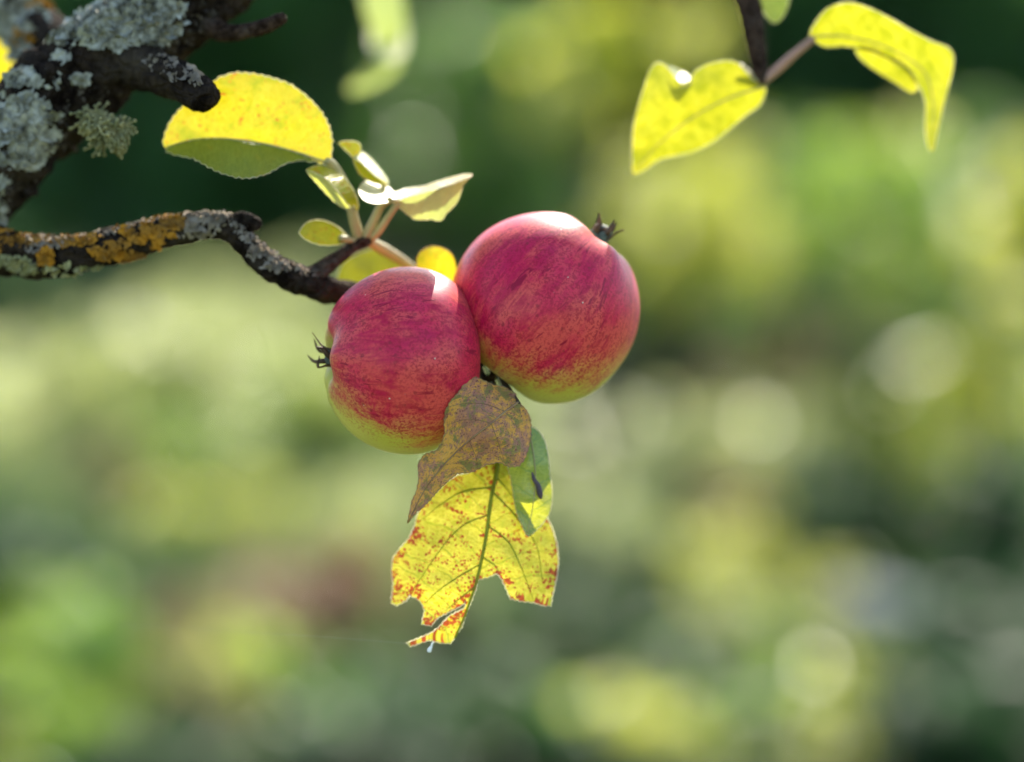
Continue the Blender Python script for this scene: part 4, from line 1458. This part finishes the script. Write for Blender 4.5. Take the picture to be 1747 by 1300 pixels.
L12 = leaf(TREE, 'blurred yellow leaf at the left edge behind the limb',
           [([(-60, 40), (-10, 30), (14, 60), (22, 100), (16, 140), (-5, 165), (-50, 150)], [(-60, 90, 150), (20, 100, 140), (0, 35, 135), (0, 160, 150)], 0)],
           [(-60, 95), (20, 100)], [M_YELLOW], M_MARGIN, 0.00013, None, crinkle=0.5, seed=16.1)
petiole(L12, [(-40, 95, 148, 6), (-80, 60, 145, 6), (-60, -150, 140, 6)], M_PETIOLE)

# ------------------------------------------------------------------ hanging twig, upper right
TW_ROOT = near(1262, -60, 70)
TWIG = thing('hanging_twig', TW_ROOT, 'dark twig hanging in from the top edge with clear yellow leaves', 'twig')
v_, f_ = tube_geo(px_path([(900, -480, 110, 26), (1080, -300, 95, 26), (1200, -160, 78, 25), (1250, -60, 70, 24), (1275, 0, 66, 22), (1284, 40, 64, 20), (1292, 90, 63, 16), (1298, 125, 62, 13), (1302, 142, 62, 9)], 8), 14, 0.10, 120, 2.0)
build('stem', v_, f_, M_TWIG, TWIG)
R1 = [(1304, 144), (1306, 158), (1296, 180), (1274, 195), (1245, 220), (1216, 242), (1179, 260), (1128, 271), (1106, 286), (1086, 297), (1078, 289), (1080, 222), (1088, 183),
      (1099, 147), (1110, 117), (1124, 106), (1139, 114), (1150, 128), (1163, 142), (1178, 136), (1186, 121), (1212, 108), (1241, 103), (1262, 110), (1284, 134)]
r1m = [(1304, 148), (1250, 165), (1190, 195), (1130, 240), (1082, 292)]
LR1 = leaf(TWIG, 'broad clear yellow leaf drooping to the left of the hanging twig',
           [(R1, [(1304, 148, 62), (1190, 195, 60), (1082, 292, 64), (1110, 110, 56), (1240, 104, 58), (1163, 142, 54), (1245, 220, 70), (1128, 271, 66)], 0),
            ([(1139, 112), (1150, 116), (1168, 124), (1181, 132), (1178, 142), (1163, 148), (1150, 132)], [(1139, 112, 57), (1181, 132, 58), (1163, 146, 54), (1165, 122, 68)], 1)],
           r1m, [M_BRIGHT, M_PALE], M_MARGIN, 0.00016, r1m, 2.0, M_VEIN_PALE, serr=0.5, crinkle=0.6, seed=12.1)
petiole(LR1, [(1262, 112, 66, 5), (1280, 130, 63, 7), (1298, 140, 62, 8)], M_PETIOLE)
R2 = [(1381, 60), (1392, 37), (1410, 15), (1436, 5), (1458, 5), (1487, 15), (1516, 29), (1553, 51), (1590, 70), (1615, 79), (1627, 93), (1626, 117), (1619, 147), (1611, 176),
      (1606, 200), (1600, 223), (1594, 256), (1586, 256), (1580, 238), (1578, 205), (1579, 176), (1567, 147), (1546, 121), (1513, 99), (1472, 84), (1436, 78), (1406, 80)]
r2m = [(1383, 62), (1440, 62), (1510, 80), (1575, 120), (1592, 180), (1590, 250)]
LR2 = leaf(TWIG, 'clear yellow leaf arching to the right of the hanging twig with its tip hanging down',
           [(R2, [(1383, 62, 58), (1440, 5, 54), (1540, 45, 56), (1625, 95, 60), (1590, 254, 64), (1570, 150, 64), (1472, 84, 66), (1510, 60, 59), (1406, 80, 62)], 0),
            ([(1458, 82), (1472, 104), (1502, 125), (1531, 143), (1554, 158), (1566, 150), (1552, 118), (1518, 94), (1480, 80)],
             [(1458, 84, 66), (1513, 99, 66), (1556, 142, 65), (1502, 125, 74), (1552, 156, 70)], 0)],
           r2m, [M_BRIGHT], M_MARGIN, 0.00016, r2m, 2.0, M_VEIN_PALE, serr=0.5, crinkle=0.6, seed=13.3)
petiole(LR2, [(1302, 138, 62, 9), (1330, 115, 61, 9), (1358, 90, 59, 8), (1388, 66, 58, 7)], M_PETIOLE_PINK)
LR3 = leaf(TWIG, 'green leaf tip hanging from the top edge beside the twig',
           [([(1280, -70), (1330, -75), (1346, -30), (1344, 12), (1328, 38), (1312, 34), (1296, 5)], [(1280, -70, 70), (1346, -20, 76), (1325, 38, 66)], 0)],
           [(1300, -80), (1322, -20), (1324, 38)], [M_LEAF_UNDER], M_MARGIN, 0.00016, None, crinkle=0.5, seed=14.9)
petiole(LR3, [(1262, -35, 68, 7), (1285, -55, 70, 6), (1310, -60, 71, 6)], M_PETIOLE)

# twig above the frame with a far blurred leaf
TW2 = thing('overhead_twig', near(700, -300, 330), 'blurred pale green leaf on a twig hanging in from the top edge', 'twig')
v_, f_ = tube_geo(px_path([(560, -420, 380, 22), (640, -220, 340, 18), (760, -90, 320, 15), (860, -14, 320, 13), (960, -30, 320, 12), (1060, -40, 320, 12), (1130, -10, 320, 11), (1180, -16, 320, 9), (1300, -120, 340, 7)], 8), 10, 0.1, 60, 2.0)
build('stem', v_, f_, M_TWIG, TW2)
LB = leaf(TW2, 'very blurred pale green leaf with a white sheen',
          [([(610, -70), (660, -80), (684, -20), (690, 50), (684, 105), (655, 140), (602, 158), (598, 146), (632, 112), (640, 70), (622, 20)],
            [(640, -70, 300), (690, 50, 318), (640, 70, 312), (600, 152, 335), (655, 110, 326)], 0),
           ([(630, 60), (650, 28), (680, 26), (694, 55), (690, 95), (660, 105), (638, 92)], [(655, 28, 365), (692, 60, 325), (655, 100, 285)], 0)],  # second panel added lying flat so its top shows a white sheen
          [(640, -70), (665, 40), (655, 110), (602, 150)], [M_PALE_GREEN], M_MARGIN, 0.0002, None, crinkle=0.8, seed=15.4)
petiole(LB, [(650, -200, 338, 7), (642, -130, 328, 7), (640, -70, 320, 6)], M_PETIOLE)

# ------------------------------------------------------------------ spider silk
v_, f_ = tube_geo(px_path([(200, 1066, 80, 0.06), (330, 1072, 50, 0.07), (440, 1080, 26, 0.09), (560, 1087, 16, 0.10), (697, 1098, 13, 0.12)], 8), 5)
o = build('spider_thread', v_, f_, M_THREAD)
tag(o, 'fine spider thread stretched left from the torn leaf tip', 'spider thread')
